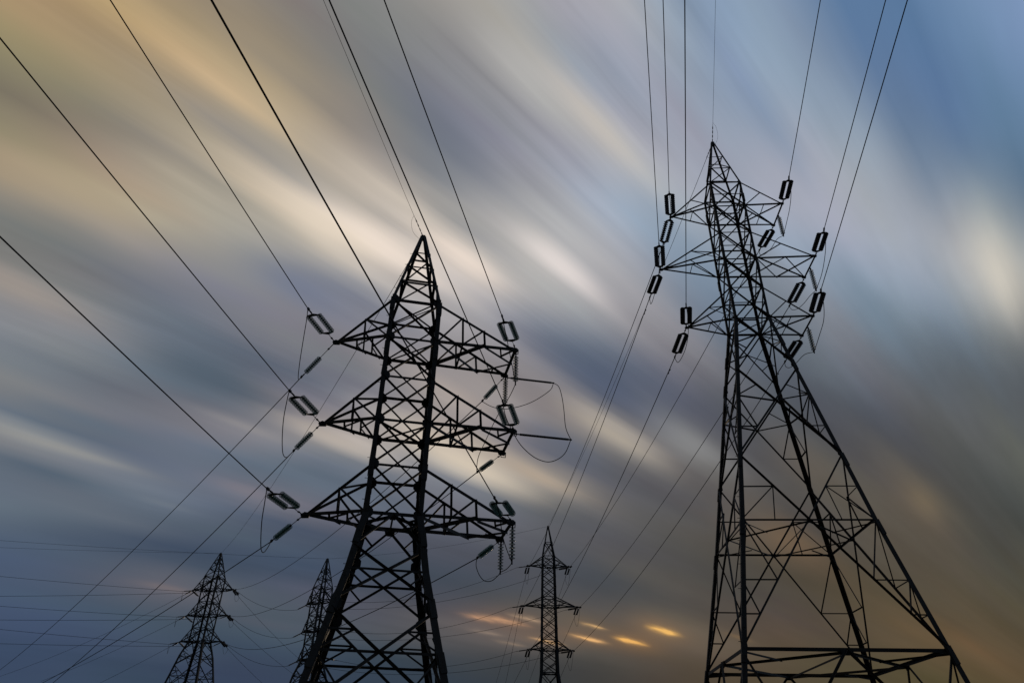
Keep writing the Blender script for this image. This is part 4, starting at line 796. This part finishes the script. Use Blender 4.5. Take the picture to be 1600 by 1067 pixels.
    # --- crossarms
    for (zl, zu, L, Rr, e) in sp['arms']:
        for side, ln in ((-1, L), (1, Rr)):
            box_end = side > 0 and sp['box_end']
            eh = e if box_end else 0.0
            cn, cf = ('nL', 'fL') if side < 0 else ('nR', 'fR')
            tipn = Vector((side * ln, -eh, zl)); tipf = Vector((side * ln, eh, zl))
            un, uf, ln_, lf = T.c(cn, zu), T.c(cf, zu), T.c(cn, zl), T.c(cf, zl)
            a = sp['a_arm']
            lat = MB(); b = a * .72
            dn, up_ = Vector((0, 0, -1)), Vector((0, 0, 1))
            N_, F_ = Vector((0, -1, 0)), Vector((0, 1, 0))
            def l(A_, B_, t): return A_.lerp(B_, t)
            if box_end and sp['style'] == 'heavy':
                for (U, Lo, tp, nr) in ((un, ln_, tipn, N_), (uf, lf, tipf, F_)):
                    lat.brace(Lo, l(U, tp, .3), nr, b, 0); lat.brace(l(U, tp, .3), l(Lo, tp, .32), nr, b, .004)
                    lat.brace(l(Lo, tp, .32), l(U, tp, .58), nr, b, 0); lat.brace(l(U, tp, .58), l(Lo, tp, .6), nr, b, .004)
                n1, n2, f1, f2 = l(ln_, tipn, .32), l(ln_, tipn, .6), l(lf, tipf, .32), l(lf, tipf, .6)
                mid = (n1 + f1) / 2; me_ = (tipn + tipf) / 2
                lat.brace(n1, f1, dn, b, .0)
                lat.brace(ln_, f2, dn, b * 1.5, .012); lat.brace(lf, n2, dn, b * 1.5, -.012)
                lat.brace(n2, me_, dn, b * 1.3, .01); lat.brace(f2, me_, dn, b, .01)
                lat.brace(l(n2, tipn, .5), l(n2, me_, .62), dn, b * .8, -.01); lat.brace(l(n2, me_, .62), tipn, dn, b * .8, -.02)
                lat.brace(l(f2, tipf, .5), l(f2, me_, .5), dn, b * .8, -.01)
            elif box_end:
                for (U, Lo, tp, nr) in ((un, ln_, tipn, N_), (uf, lf, tipf, F_)):
                    lat.brace(l(U, tp, .48), Lo, nr, b * .8, 0)
                nm, fm = l(ln_, tipn, .5), l(lf, tipf, .5)
                if abs(ln - max(x[3] for x in sp['arms'])) < .01:
                    lat.brace(ln_, fm, dn, b, .01); lat.brace(nm, lf, dn, b, -.01); lat.brace(nm, tipf, dn, b, .01); lat.brace(fm, tipn, dn, b, -.01)
                else:
                    lat.brace(ln_, tipf, dn, b * 1.3, .01); lat.brace(lf, tipn, dn, b, -.01); lat.brace(nm, fm, dn, b * .8, 0)
            elif side < 0 and sp['style'] == 'heavy':
                mu, mf = l(un, tipn, .47), l(uf, tipn, .47)
                lat.brace(mu, uf, up_, b, 0); lat.brace(mu, ln_, N_, b, 0); lat.brace(mu, mf, up_, b * .8, -.01)
                lat.brace(mu, l(ln_, tipn, .45), N_, b * .9, .005); lat.brace(mf, l(lf, tipn, .45), F_, b * .9, .005); lat.brace(mf, lf, F_, b * 1.1, 0)
                for t0, t1 in ((.28, 0), (.58, .28)):
                    s0, s1 = l(ln_, tipn, t0), l(lf, tipn, t0); mm = (s0 + s1) / 2
                    lat.brace(s0, s1, dn, b * .9, 0); lat.brace(mm, l(ln_, tipn, t1), dn, b, .01); lat.brace(mm, l(lf, tipn, t1 + .12), dn, b * .8, .01)
            else:
                lat.brace(l(un, tipn, .5), uf, up_, b * .7, 0); lat.brace(l(uf, tipn, .45), lf, F_, b, 0)
                lat.brace(l(ln_, tipn, .49), lf, dn, b * 1.1, .01); lat.brace(l(ln_, tipn, .49), l(lf, tipn, .49), dn, b * .7, -.01)
                lat.brace(l(un, tipn, .5), ln_, N_, b * .7, 0)
            # tip plate
            arm = lat.obj('crossarm', m, root)
            for tp in ({0: [tipn], 1: [tipn, tipf]}[1 if box_end else 0]):
                g = sp['tip']; tpm = MB()
                tpm.plate([tp + Vector((side * x, 0, z)) for x, z in ((-2.2 * g, g * .9), (.2 * g, g * .7), (.9 * g, .1 * g), (.5 * g, -.8 * g), (-1.6 * g, -.6 * g))], (0, 1, 0), g * .9)
                tpm.obj('tip_plate', m, arm)
            for (p, q, e1, e2, s_) in ((un, tipn, Vector((0, 1, 0)), Vector((0, 0, -1)), 1.0), (uf, tipf, Vector((0, -1, 0)), Vector((0, 0, -1)), .75),
                                      (ln_, tipn, Vector((0, 1, 0)), Vector((0, 0, 1)), .85), (lf, tipf, Vector((0, -1, 0)), Vector((0, 0, 1)), 1.2)):
                mb = MB(); mb.angle(p, q, e1, e2, a * s_); mb.obj('chord', m, arm)
            if box_end:
                mb = MB(); mb.angle(tipn + Vector((side * .03, 0, -.02)), tipf + Vector((side * .03, 0, -.02)), Vector((-side, 0, 0)), Vector((0, 0, 1)), a * 1.15); mb.obj('end_beam', m, arm)
                if sp['style'] == 'heavy':
                    for tp in (tipn, tipf):
                        mb = MB()
                        pts = [tp + Vector((-.11, 0, .0)), tp + Vector((-.10, 0, -.2)), tp + Vector((.10, 0, -.2)), tp + Vector((.11, 0, .02))]
                        mb.tube(pts, .022, 6); mb.obj('hanger_bracket', m, arm)
    return root

H = 1.84
A_T1, A_L1, A_U2, A_L2, A_U3, A_L3, A_AP = [z + H for z in (18.702, 16.658, 14.665, 12.606, 10.627, 8.658, 23.511)]
TOWER_A = dict(x=-4.668, y=27.469, yaw=0.193, mat=MAT['steel'], full=True, label='largest lattice pylon left of centre with three arms each side and green glass insulators',
  apex=A_AP, T1=A_T1, L3=A_L3,
  profile=[(A_AP, .09), (A_T1, 1.111), (A_L3, 1.091), (6.43 + H, 1.457), (3.516 + H, 2.12), (0, 3.38)],
  a_leg=.19, a_br=.078, a_arm=.12, tip=.13, style='heavy', box_end=True, peak_dir=1, gusset=.35, step=.43,
  splices=[20.3, 17.9, 12.3, 9.6, 7.0, 5.2], gussets=[A_T1, A_L1, A_U2, A_L2, A_U3, A_L3, 7.3 + H, 5.15 + H],
  panels=[(22.2 + H, 21.1 + H, 'diag', {}), (21.1 + H, 19.95 + H, 'diag', {}), (19.95 + H, A_T1, 'diag', {}),
          (A_T1, A_L1, 'X', {}), (A_L1, A_U2, 'X', {}), (A_U2, A_L2, 'X', {}), (A_L2, A_U3, 'X', {}), (A_U3, A_L3, 'X', {}),
          (A_L3 - .05, 7.35 + H, 'V', {'s': 1.2}), (7.3 + H, 5.35 + H, 'X', {'hz': 0, 'red': 'l', 's': 1.25}),
          (5.0 + H, 1.55 + H, 'X', {'hz': 0, 'red': 'uUlL', 's': 1.35}), (1.55 + H, 0.1, 'V', {'deep': 1, 's': 1.3})],
  frames=[(22.2 + H, 'N', .8), (19.95 + H, 'N', 1.3), (A_T1, 'X', .9), (A_L1, 'X', 1.3), (A_U2, 'N', 1.15), (A_L2, 'X', 1.3), (A_U3, 'N', 1.15), (A_L3, 'E', 1.6), (1.55 + H, 'D', 1.6)],
  arms=[(A_L1, A_T1, 3.411, 4.711, 1.214), (A_L2, A_U2, 3.38, 4.694, 1.208), (A_L3, A_U3, 3.432, 4.691, 1.204)])

B_T1, B_L1, B_U2, B_L2, B_U3, B_L3, B_AP = [z + H for z in (30.856, 28.96, 26.921, 24.966, 22.979, 20.96, 35.2)]
TOWER_B = dict(x=12.752, y=31.297, yaw=-0.064, mat=MAT['steel'], full=True, label='tall lattice pylon at right with widely splayed base and dark double insulator strings',
  apex=B_AP, T1=B_T1, L3=B_L3,
  profile=[(B_AP, .07), (B_T1, .894), (B_L3, .883), (12.611 + H, 2.25), (9.332 + H, 2.781), (4.331 + H, 3.705), (0, 4.85)],
  a_leg=.135, a_br=.068, a_arm=.085, tip=.09, style='light', box_end=True, peak_dir=-1, gusset=.17, step=.5,
  splices=[31.4, 26.2, 21.2, 19.6, 14.2, 11.0, 6.0], gussets=[B_T1, B_L1, B_U2, B_L2, B_U3, B_L3, 17.75 + H, 12.65 + H, 4.4 + H],
  panels=[(33.63 + H, 32.38 + H, 'diag', {'s': .9}), (32.38 + H, B_T1, 'diag', {'s': .9}),
          (B_T1, B_L1, 'X', {'hz': 0}), (B_L1, B_U2, 'X', {}), (B_U2, B_L2, 'X', {'hz': 0}), (B_L2, B_U3, 'X', {}), (B_U3, B_L3, 'X', {'hz': 0}),
          (B_L3, 18.0 + H, 'X', {'hz': 19.3 + H, 'split': 1, 'red': 'l', 's': 1.15}),
          (17.5 + H, 12.7 + H, 'X', {'hz': 15.95 + H, 'split': 1, 'red': 'ulL', 's': 1.3}),
          (12.6 + H, 4.35 + H, 'X', {'hz': 0, 'red': 'uUmlLk', 's': 1.15}),
          (4.3 + H, 0.1, 'V', {'deep': 1, 's': 1.35})],
  frames=[(33.63 + H, 'N', .6), (32.38 + H, 'N', .6), (B_T1, 'N', .9), (B_L1, 'X', 1.1), (B_U2, 'N', .9), (B_L2, 'X', 1.1), (B_U3, 'N', .9), (B_L3, 'X', 1.2), (9.48 + H, 'E', 1.05), (4.3 + H, 'E', 1.8)],
  arms=[(B_L1, B_T1, 3.329, 3.056, .948), (B_L2, B_U2, 4.318, 4.093, .972), (B_L3, B_U3, 3.314, 3.144, .959)])

def small_panels(zs, **kw):
    return [(a, b, 'X', dict(kw)) for a, b in zip(zs, zs[1:])]

C_T1, C_L1, C_U2, C_L2, C_U3, C_L3, C_AP = [z + H for z in (29.764, 28.329, 23.651, 22.379, 17.591, 16.329, 34.686)]
WAIST = 13.2 + H
bz = [C_T1, C_L1] + [C_L1 + (C_U2 - C_L1) * i / 3 for i in (1, 2)] + [C_U2, C_L2] + [C_L2 + (C_U3 - C_L2) * i / 3 for i in (1, 2)] + [C_U3, C_L3, (C_L3 + WAIST) / 2, WAIST]
TOWER_C = dict(x=6.379, y=110.479, yaw=0.009, mat=MAT['steel_far'], full=False, label='small slim lattice pylon standing upright in the distance between the two large ones',
  apex=C_AP, T1=C_T1, L3=C_L3, profile=[(C_AP, .08), (C_T1, .941), (C_L3, 1.16), (WAIST, 1.24), (0, 3.6)],
  a_leg=.26, a_br=.11, a_arm=.15, tip=.12, style='light', box_end=False, peak_dir=1,
  panels=[(32.0 + H, C_T1, 'X', {})] + small_panels(bz) + [(WAIST, 10.2 + H, 'X', {}), (10.2 + H, 6.0 + H, 'X', {'hz': 0, 'red': 'ul'}), (6.0 + H, .1, 'X', {'hz': 0, 'red': 'ul'})],
  frames=[(32.0 + H, 'N', .8), (C_T1, 'N', .9), (C_L1, 'X', 1), (C_U2, 'N', .9), (C_L2, 'X', 1), (C_U3, 'N', .9), (C_L3, 'X', 1), (WAIST, 'X', 1.2)],
  arms=[(C_L1, C_T1, 3.15, 3.145, 0), (C_L2, C_U2, 4.042, 4.377, 0), (C_L3, C_U3, 3.008, 3.206, 0)])

def far_angle_tower(x, y, yaw, zb, L, Rr, wb, grow, peak, label):
    zb = zb + H
    lv = dict(T1=zb + 10.04, L1=zb + 8, U2=zb + 6, L2=zb + 3.95, U3=zb + 1.97, L3=zb, ap=zb + peak)
    w = lambda dz: wb + (.62 + (dz - 2.2) * grow if dz > 2.2 else dz * .28)
    return dict(x=x, y=y, yaw=yaw, mat=MAT['steel_far'], full=False, label=label, apex=lv['ap'], T1=lv['T1'], L3=lv['L3'],
      profile=[(lv['ap'], .08), (lv['T1'], wb), (lv['L3'], wb), (zb - 2.2, w(2.2)), (zb - 6, w(6)), (0, w(zb))],
      a_leg=.24, a_br=.10, a_arm=.15, tip=.13, style='heavy', box_end=False, peak_dir=1,
      panels=[(zb + 13.2, zb + 12.4, 'diag', {}), (zb + 12.4, zb + 11.3, 'diag', {}), (zb + 11.3, lv['T1'], 'diag', {}),
              (lv['T1'], lv['L1'], 'X', {}), (lv['L1'], lv['U2'], 'X', {}), (lv['U2'], lv['L2'], 'X', {}), (lv['L2'], lv['U3'], 'X', {}), (lv['U3'], lv['L3'], 'X', {}),
              (zb - .05, zb - 1.4, 'V', {}), (zb - 1.4, zb - 3.5, 'X', {'hz': 0, 'red': 'ul'}), (zb - 3.6, zb - 7.2, 'X', {'hz': 0, 'red': 'uUlL'}),
              (zb - 7.2, max(3.0, zb - 12.5), 'X', {'hz': 0, 'red': 'uUlL'}), (max(3.0, zb - 12.5), .1, 'V', {'deep': 1})],
      frames=[(lv['T1'], 'X', .9), (lv['L1'], 'X', 1.1), (lv['U2'], 'N', 1), (lv['L2'], 'X', 1.1), (lv['U3'], 'N', 1), (lv['L3'], 'E', 1.3), (zb - 7.2, 'D', 1.2)],
      arms=[(lv['L1'], lv['T1'], L, Rr, 0), (lv['L2'], lv['U2'], L, Rr, 0), (lv['L3'], lv['U3'], L, Rr, 0)])
TOWER_D = far_angle_tower(-49.031, 120.639, -0.165, 17.963, 3.617, 3.795, 1.2, .19, 14.1, 'small distant lattice pylon leaning in view at lower left, seen corner on')
TOWER_E = far_angle_tower(-28.258, 111.009, -0.729, 14.475, 3.889, 2.994, 1.05, .16, 14.5, 'small distant lattice pylon half hidden behind the left leg of the largest pylon')
for sp in (TOWER_A, TOWER_B, TOWER_C, TOWER_D, TOWER_E):
    build_tower(sp)

# ------------------------------------------------------------------ insulators
def disc_mesh(name, mat_shed, r=.127, n=20):
    """cap-and-pin disc: cast cap, bell shed with drip edge, pin; pitch .146 along -Z"""
    prof = [(0.0, .0, 1), (.035, .0, 1), (.045, -.012, 1), (.048, -.055, 1), (.052, -.062, 0), (r * .7, -.072, 0), (r * .96, -.088, 0), (r, -.104, 0),
            (r * .93, -.112, 0), (r * .8, -.098, 0), (r * .62, -.108, 0), (r * .45, -.09, 0), (.03, -.098, 0), (.014, -.105, 1), (.014, -.146, 1), (0.0, -.146, 1)]
    mb = MB()
    for (rad, z, m) in prof:
        for j in range(n):
            a = 2 * math.pi * j / n
            mb.v.append(Vector((max(rad, .0005) * math.cos(a), max(rad, .0005) * math.sin(a), z)))
    for i in range(len(prof) - 1):
        for j in range(n):
            a, b = i * n + j, i * n + (j + 1) % n
            mb.f.append((a, b, b + n, a + n)); mb.mi.append(1 if prof[i + 1][2] and prof[i][2] else 0)
    return mb.mesh(name, [mat_shed, MAT['fitting']], True)
DISC = {'glass': disc_mesh('insulator_disc', MAT['glass']), 'porcelain': disc_mesh('insulator_disc', MAT['porcelain'], .128)}

def place_disc(kind, parent, loc, d):
    o = link('insulator_disc', DISC[kind], parent)
    o.location = loc
    o.rotation_mode = 'QUATERNION'
    o.rotation_quaternion = Vector((0, 0, -1)).rotation_difference(d)

def insulator(tip, end, kind, double, n, label, group, far=False, lead=.36, gap=.4):
    tip, end = Vector(tip), Vector(end)
    root = thing('insulator_string', tip, label, 'insulator', group)
    v = end - tip; d = v.normalized(); tot = v.length
    h = d.cross(Vector((0, 0, 1)))
    h = h.normalized() if h.length > .05 else Vector((1, 0, 0))
    k = h.cross(d).normalized()
    pitch = .146
    L = n * pitch
    s0 = max(.12, (tot - L) * lead); s1 = s0 + L
    if s1 > tot - .12:
        s1 = tot - .12; pitch = (s1 - s0) / n
    offs = (-gap / 2, gap / 2) if double else (0.0,)
    if far:
        mb = MB()
        mb.tube([Vector((0, 0, 0)), d * s0], .03, 5)
        for o in offs:
            pts = []; rad = []
            for i in range(n):
                pts += [d * (s0 + pitch * (i + .1)) + h * o, d * (s0 + pitch * (i + .45)) + h * o, d * (s0 + pitch * (i + .8)) + h * o]
                rad += [.05, .14, .07] if double else [.05, .105, .06]
            mb.tube(pts, rad, 8)
        if double:
            mb.tube([d * s0 + h * -gap / 2, d * s0 + h * gap / 2], .03, 5); mb.tube([d * s1 + h * -gap / 2, d * s1 + h * gap / 2], .03, 5)
        mb.tube([d * s1, d * tot], .035, 5)
        mb.obj('string_body', MAT['porcelain'], root)
        return root
    mb = MB()
    mb.tube([Vector((0, 0, 0)), d * (s0 * .45)], .022, 6); mb.tube([d * (s0 * .4), d * (s0 - .05)], .014, 6)
    mb.box(d * (s0 * .43), d * .05, h * .035, k * .02)
    mb.obj('link_rod', MAT['fitting'], root)
    if double:
        for s_, flip in ((s0, -1), (s1, 1)):
            mb = MB(); c = d * s_
            mb.plate([c + d * flip * .14 + h * .03, c + d * flip * .14 - h * .03, c - h * (gap / 2 + .05) + d * flip * .015, c - h * (gap / 2 + .05) - d * flip * .03,
                      c + h * (gap / 2 + .05) - d * flip * .03, c + h * (gap / 2 + .05) + d * flip * .015], k, .022)
            mb.obj('yoke_plate', MAT['fitting'], root)
    for o in offs:
        for i in range(n):
            place_disc(kind, root, d * (s0 + pitch * i) + h * o, d)
    mb = MB()
    mb.tube([d * (s1 + .02), d * (s1 + .16), d * (s1 + .2), d * tot], [.018, .02, .034, .028], 8)
    mb.box(d * (tot - .06) + k * .01, d * .07, h * .03, k * .05)
    mb.obj('end_clamp', MAT['fitting'], root)
    return root

PYL = {'A': 'largest pylon', 'B': 'tall right pylon', 'C': 'small middle pylon', 'D': 'small far left pylon', 'E': 'half hidden small pylon'}
LEVEL = ['top', 'middle', 'bottom']
def string_label(key):
    w = key.split()
    t = w[0]
    if t in 'AB':
        side = 'left' if w[2][0] == 'L' else 'right'; lv = LEVEL[int(w[2][1])]
        look = {'A': 'green glass double' if w[1] == 'near' else ('single glass' if side == 'left' else 'single green glass'), 'B': 'dark double'}[t]
        return '%s insulator string at %s %s arm of %s, %s' % (look, lv, side, PYL[t], 'reaching towards camera' if w[1] == 'near' else 'pointing away')
    if t == 'C':
        if w[1] in ('near', 'far'):
            side = 'left' if w[2][0] == 'L' else 'right'
            return 'tiny string on %s %s arm of %s, %s' % (LEVEL[int(w[2][1])], side, PYL['C'], 'end on' if w[1] == 'near' else 'below tip')
        return 'tiny string at %s %s arm of %s, facing left' % (LEVEL[int(w[2])], w[1], PYL['C'])
    if t == 'D':
        if w[1] == 'near': return 'tiny string on %s right arm of %s, facing the largest pylon' % (LEVEL[int(w[2][1])], PYL['D'])
        if w[1] == 'drop': return 'tiny double string dangling inward from %s left arm tip of %s' % (LEVEL[int(w[2])], PYL['D'])
        what = {'left': ('left', 'level and pointing left'), 'right-left': ('right', 'pointing back left'), 'lowerleft': ('left', 'sloping down left'), 'right': ('right', 'sloping down away'), 'to': ('right', 'facing the half hidden pylon')}[w[1]]
        return 'tiny string on %s %s arm of %s, %s' % (LEVEL[int(w[-1])], what[0], PYL['D'], what[1])
    if w[1] == 'left' and w[2] == 'C': return 'tiny string on %s left arm of %s, facing right' % (LEVEL[int(w[3])], PYL['E'])
    return 'tiny string on %s %s arm of %s, facing %s' % (LEVEL[int(w[-1])], w[1], PYL['E'], 'left' if w[1] == 'left' else 'right')

for key, tip, end in STRINGS:
    t, w = key[0], key.split()
    near = t == 'A' and w[1] == 'near'
    grp = {'A': 'glass insulator strings on the largest pylon', 'B': 'dark insulator strings on the tall right pylon'}.get(t, 'tiny strings on the distant pylons')
    if near:
        insulator(tip, end, 'glass', True, 9, string_label(key), grp, lead=.6, gap=.5)
    elif t == 'A':
        insulator(tip, end, 'glass', False, 9, string_label(key), grp, lead=.72)
    elif t == 'B':
        insulator(tip, end, 'porcelain', True, 10, string_label(key), grp, lead=.52, gap=.36)
    else:
        insulator(tip, end, 'porcelain', w[1] in ('near', 'far', 'drop', 'right'), 9, string_label(key), grp, far=True, lead=.3)

for key, tip, end in HANGING:
    t, w = key[0], key.split()
    lv = LEVEL[int(w[1][1])]
    if t == 'A': lab = 'upright %s glass insulator string hanging under %s right arm of largest pylon' % ('nearer' if w[2] == 'near' else 'farther', lv)
    else: lab = 'single green glass string hanging under %s right arm of tall right pylon' % lv
    insulator(tip, end, 'glass', False, 9 if (Vector(end) - Vector(tip)).length > 1.4 else 8, lab, 'upright strings steadying the jumper cables', lead=.5)

# horizontal rod insulators holding the transposition jumper off the largest pylon
for i, (p, q) in enumerate(RODS):
    p, q = Vector(p), Vector(q)
    root = thing('rod_insulator', p, ['shorter', 'longer'][i] + ' black horizontal rod jutting right from %s right arm of largest pylon' % LEVEL[i], 'rod insulator', 'rods holding the side jumper')
    v = q - p; d = v.normalized()
    mb = MB(); mb.tube([d * -.18, Vector((0, 0, 0)), d * .1], .03, 8); mb.tube([v - d * .12, v + d * .04], .036, 8); mb.obj('end_fitting', MAT['fitting'], root)
    mb = MB(); pts, rad = [], []
    n = 70
    for j in range(n):
        s = .1 + (v.length - .22) * j / (n - 1)
        pts.append(d * s); rad.append(.056 if j % 2 else .042)
    mb.tube(pts, rad, 10); mb.obj('shed_rod', MAT['polymer'], root, True)

# ------------------------------------------------------------------ cables
def curve_pts(e):
    P = Vector(e[1])
    if e[2] == 'span':
        Q = Vector(e[3]); sag = e[4]
        return [P.lerp(Q, i / 40) - Vector((0, 0, 4 * sag * (i / 40) * (1 - i / 40))) for i in range(41)]
    az, a, b, Lg = R(e[3]), e[4], e[5], e[6]
    d = Vector((math.sin(az), math.cos(az), 0)); n = 60
    return [P + d * (Lg * i / n) + Vector((0, 0, a * (Lg * i / n) + b * (Lg * i / n) ** 2)) for i in range(n + 1)]

def smooth_path(pts, sub=6):
    pts = [Vector(p) for p in pts]
    P = [pts[0] * 2 - pts[1]] + pts + [pts[-1] * 2 - pts[-2]]
    out = []
    for i in range(1, len(P) - 2):
        for j in range(sub):
            t = j / sub
            p0, p1, p2, p3 = P[i - 1], P[i], P[i + 1], P[i + 2]
            out.append(0.5 * ((2 * p1) + (p2 - p0) * t + (2 * p0 - 5 * p1 + 4 * p2 - p3) * t * t + (3 * p1 - p0 - 3 * p2 + p3) * t ** 3))
    out.append(pts[-1])
    return out

def cable(name, pts, r, label, cat, group, mat=None):
    mb = MB(); o0 = Vector(pts[0])
    mb.tube([Vector(p) - o0 for p in pts], r, 7)
    o = mb.obj(name, mat or MAT['cable'], None, True)
    o.location = o0
    tag(o, label, cat, group)
    return o

def conductor_label(k):
    w = k.split()
    if '|' in k:
        a = k.split('|')[0]; lv = LEVEL[int(a.split()[-1])]
        if a.startswith('D to E'): return 'short slack wire from %s right arm of far left pylon to half hidden pylon' % lv
        if a.startswith('E right'): return 'thin wire from %s right arm of half hidden pylon to small middle pylon' % lv
        return 'thin wire from %s left arm of half hidden pylon to small middle pylon' % lv
    if w[0] == 'B-C': return 'thin line from %s %s arm of tall right pylon down to small middle pylon' % (LEVEL[int(w[1][1])], 'left' if w[1][0] == 'L' else 'right')
    if w[0] == 'A-D': return 'thin line from %s right arm of largest pylon down to far left pylon' % LEVEL[int(w[1][1])]
    if w[0] in 'AB':
        side = 'left' if w[2][0] == 'L' else 'right'; lv = LEVEL[int(w[2][1])]
        return ('black line rising over the camera from %s %s arm of %s' if w[1] == 'near' else 'dark line running down left from %s %s arm of %s') % (lv, side, PYL[w[0]])
    if w[0] == 'C': return 'faint line dropping away from %s %s arm of small middle pylon' % (LEVEL[int(w[2][1])], 'left' if w[2][0] == 'L' else 'right')
    how = {'left': ('left', 'running level to the left edge'), 'right-left': ('right', 'running level to the left edge'), 'lowerleft': ('left', 'sloping down to the lower left'), 'right': ('right', 'sloping down to the right')}[w[1]]
    return 'faint line from %s %s arm of far left pylon, %s' % (LEVEL[int(w[2])], how[0], how[1])

def damper(P, d, near_key):
    """Stockbridge damper clamped under the conductor"""
    root = thing('vibration_damper', P, 'small weight clamped below %s' % near_key, 'damper', 'vibration dampers on the lines')
    mb = MB(); mb.tube([Vector((0, 0, .03)), Vector((0, 0, -.09))], .02, 6); mb.obj('clamp', MAT['fitting'], root)
    mb = MB(); c = Vector((0, 0, -.09))
    mb.tube([c - d * .2, c + d * .2], .007, 5)
    for s in (-1, 1): mb.tube([c + d * s * .13, c + d * s * .22], .028, 7)
    mb.obj('weight', MAT['fitting'], root)

for e in CONDUCTORS:
    k = e[0]
    big = k[0] in 'AB' and e[0].split()[1] in ('near', 'far')
    pts = curve_pts(e)
    cable('power_line', pts, .0195 if ' near' in k or ' far' in k and k[0] != 'C' else .023, conductor_label(k), 'power line', 'conductors of the power lines')
    if k.startswith('B-C'):
        P = pts[0].lerp(pts[1], .62); damper(P, (pts[1] - pts[0]).normalized(), '%s %s arm string of tall right pylon' % (LEVEL[int(k.split()[1][1])], 'left' if k.split()[1][0] == 'L' else 'right'))

GW = {'A near': 'thin earth wire rising over the camera from the peak of largest pylon', 'B near': 'thin earth wire rising straight up from the peak of tall right pylon',
      'D left': 'faint earth wire from the peak of far left pylon to left edge', 'E left': 'faint earth wire from the peak of half hidden pylon to left edge',
      'A-D': 'thin earth wire from the peak of largest pylon down to far left pylon', 'B-C': 'thin earth wire from the peak of tall right pylon to small middle pylon',
      'C-E': 'faint earth wire between the peaks of middle pylon and half hidden pylon'}
for e in GROUND_WIRES:
    pts = curve_pts(e)
    cable('earth_wire', pts, .009 if 'near' in e[0] else .015, GW[e[0]], 'earth wire', 'earth wires at the pylon peaks')
    if e[0] in ('A near', 'B near', 'A-D', 'B-C'):
        d = (pts[1] - pts[0]).normalized(); p = pts[0] + Vector((0, 0, .02))
        root = thing('earth_wire_anchor', p, 'small link chain anchoring the %s wire at the peak of %s' % ('rising' if 'near' in e[0] else 'descending', PYL[e[0][0]]), 'wire anchor', 'earth wire anchors')
        for s in (.12, .42, .72, 1.0):
            mb = MB(); mb.tube([d * s, d * (s + .16)], .028, 6); mb.obj('link', MAT['fitting'], root)
        mb = MB(); mb.tube([Vector((0, 0, 0)), d * 1.3], .012, 5); mb.obj('anchor_rod', MAT['fitting'], root)
        if e[0] in ('A near', 'B near'):
            q = d * 1.45; sgn = -1 if e[0][0] == 'A' else 1
            path = smooth_path([q, q + Vector((sgn * .22, 0, -.1)) - d * .3, d * .6 + Vector((sgn * .3, 0, -.25)), Vector((sgn * .08, -.05, -.3))], 6)
            cable('bonding_loop', [p + x for x in path], .006, 'thin curved bonding wire beside the peak of %s' % PYL[e[0][0]], 'wire', 'bonding loops at the peaks')

def jumper_label(k):
    w = k.split()
    m = {'A rod2': 'black jumper cable looping from middle right arm out to the lower rod tip', 'A rods': 'black jumper cable hanging between the tips of the two black rods',
         'A rod1': 'black jumper cable sagging from upper rod tip to the single string under top right arm',
         'A R0 sus': 'jumper cable from top right double string to the nearer upright string of largest pylon',
         'A R0 sus2': 'short jumper cable bridging the two upright strings under top right arm of largest pylon',
         'A R1 far': 'jumper cable dropping to the single string under middle right arm of largest pylon',
         'A R2 a': 'jumper cable from bottom right double string to nearer upright string of largest pylon',
         'A R2 b': 'short jumper cable bridging the two upright strings under bottom right arm of largest pylon',
         'A R2 c': 'deep jumper loop from farther bottom upright string to single string of largest pylon'}
    if k in m: return m[k]
    if w[0] == 'A': return 'long jumper loop below the left tip of %s arm of largest pylon' % LEVEL[int(w[1][1])]
    if w[0] == 'B' and w[1][0] == 'R':
        return 'jumper cable on %s right arm of tall right pylon, %s' % (LEVEL[int(w[1][1])], 'upper half' if w[2] == 'a' else 'lower half')
    if w[0] == 'B': return 'jumper cable behind the strings at %s left arm of tall right pylon' % LEVEL[int(w[1][1])]
    return 'faint jumper loop under %s %s arm of %s' % (LEVEL[int(w[1][1])], 'left' if w[1][0] == 'L' else 'right', PYL[w[0]])
for k, pts in JUMPERS:
    cable('jumper_cable', smooth_path(pts), .017 if k[0] in 'AB' else .018, jumper_label(k), 'jumper cable', 'jumper cables under the arms')
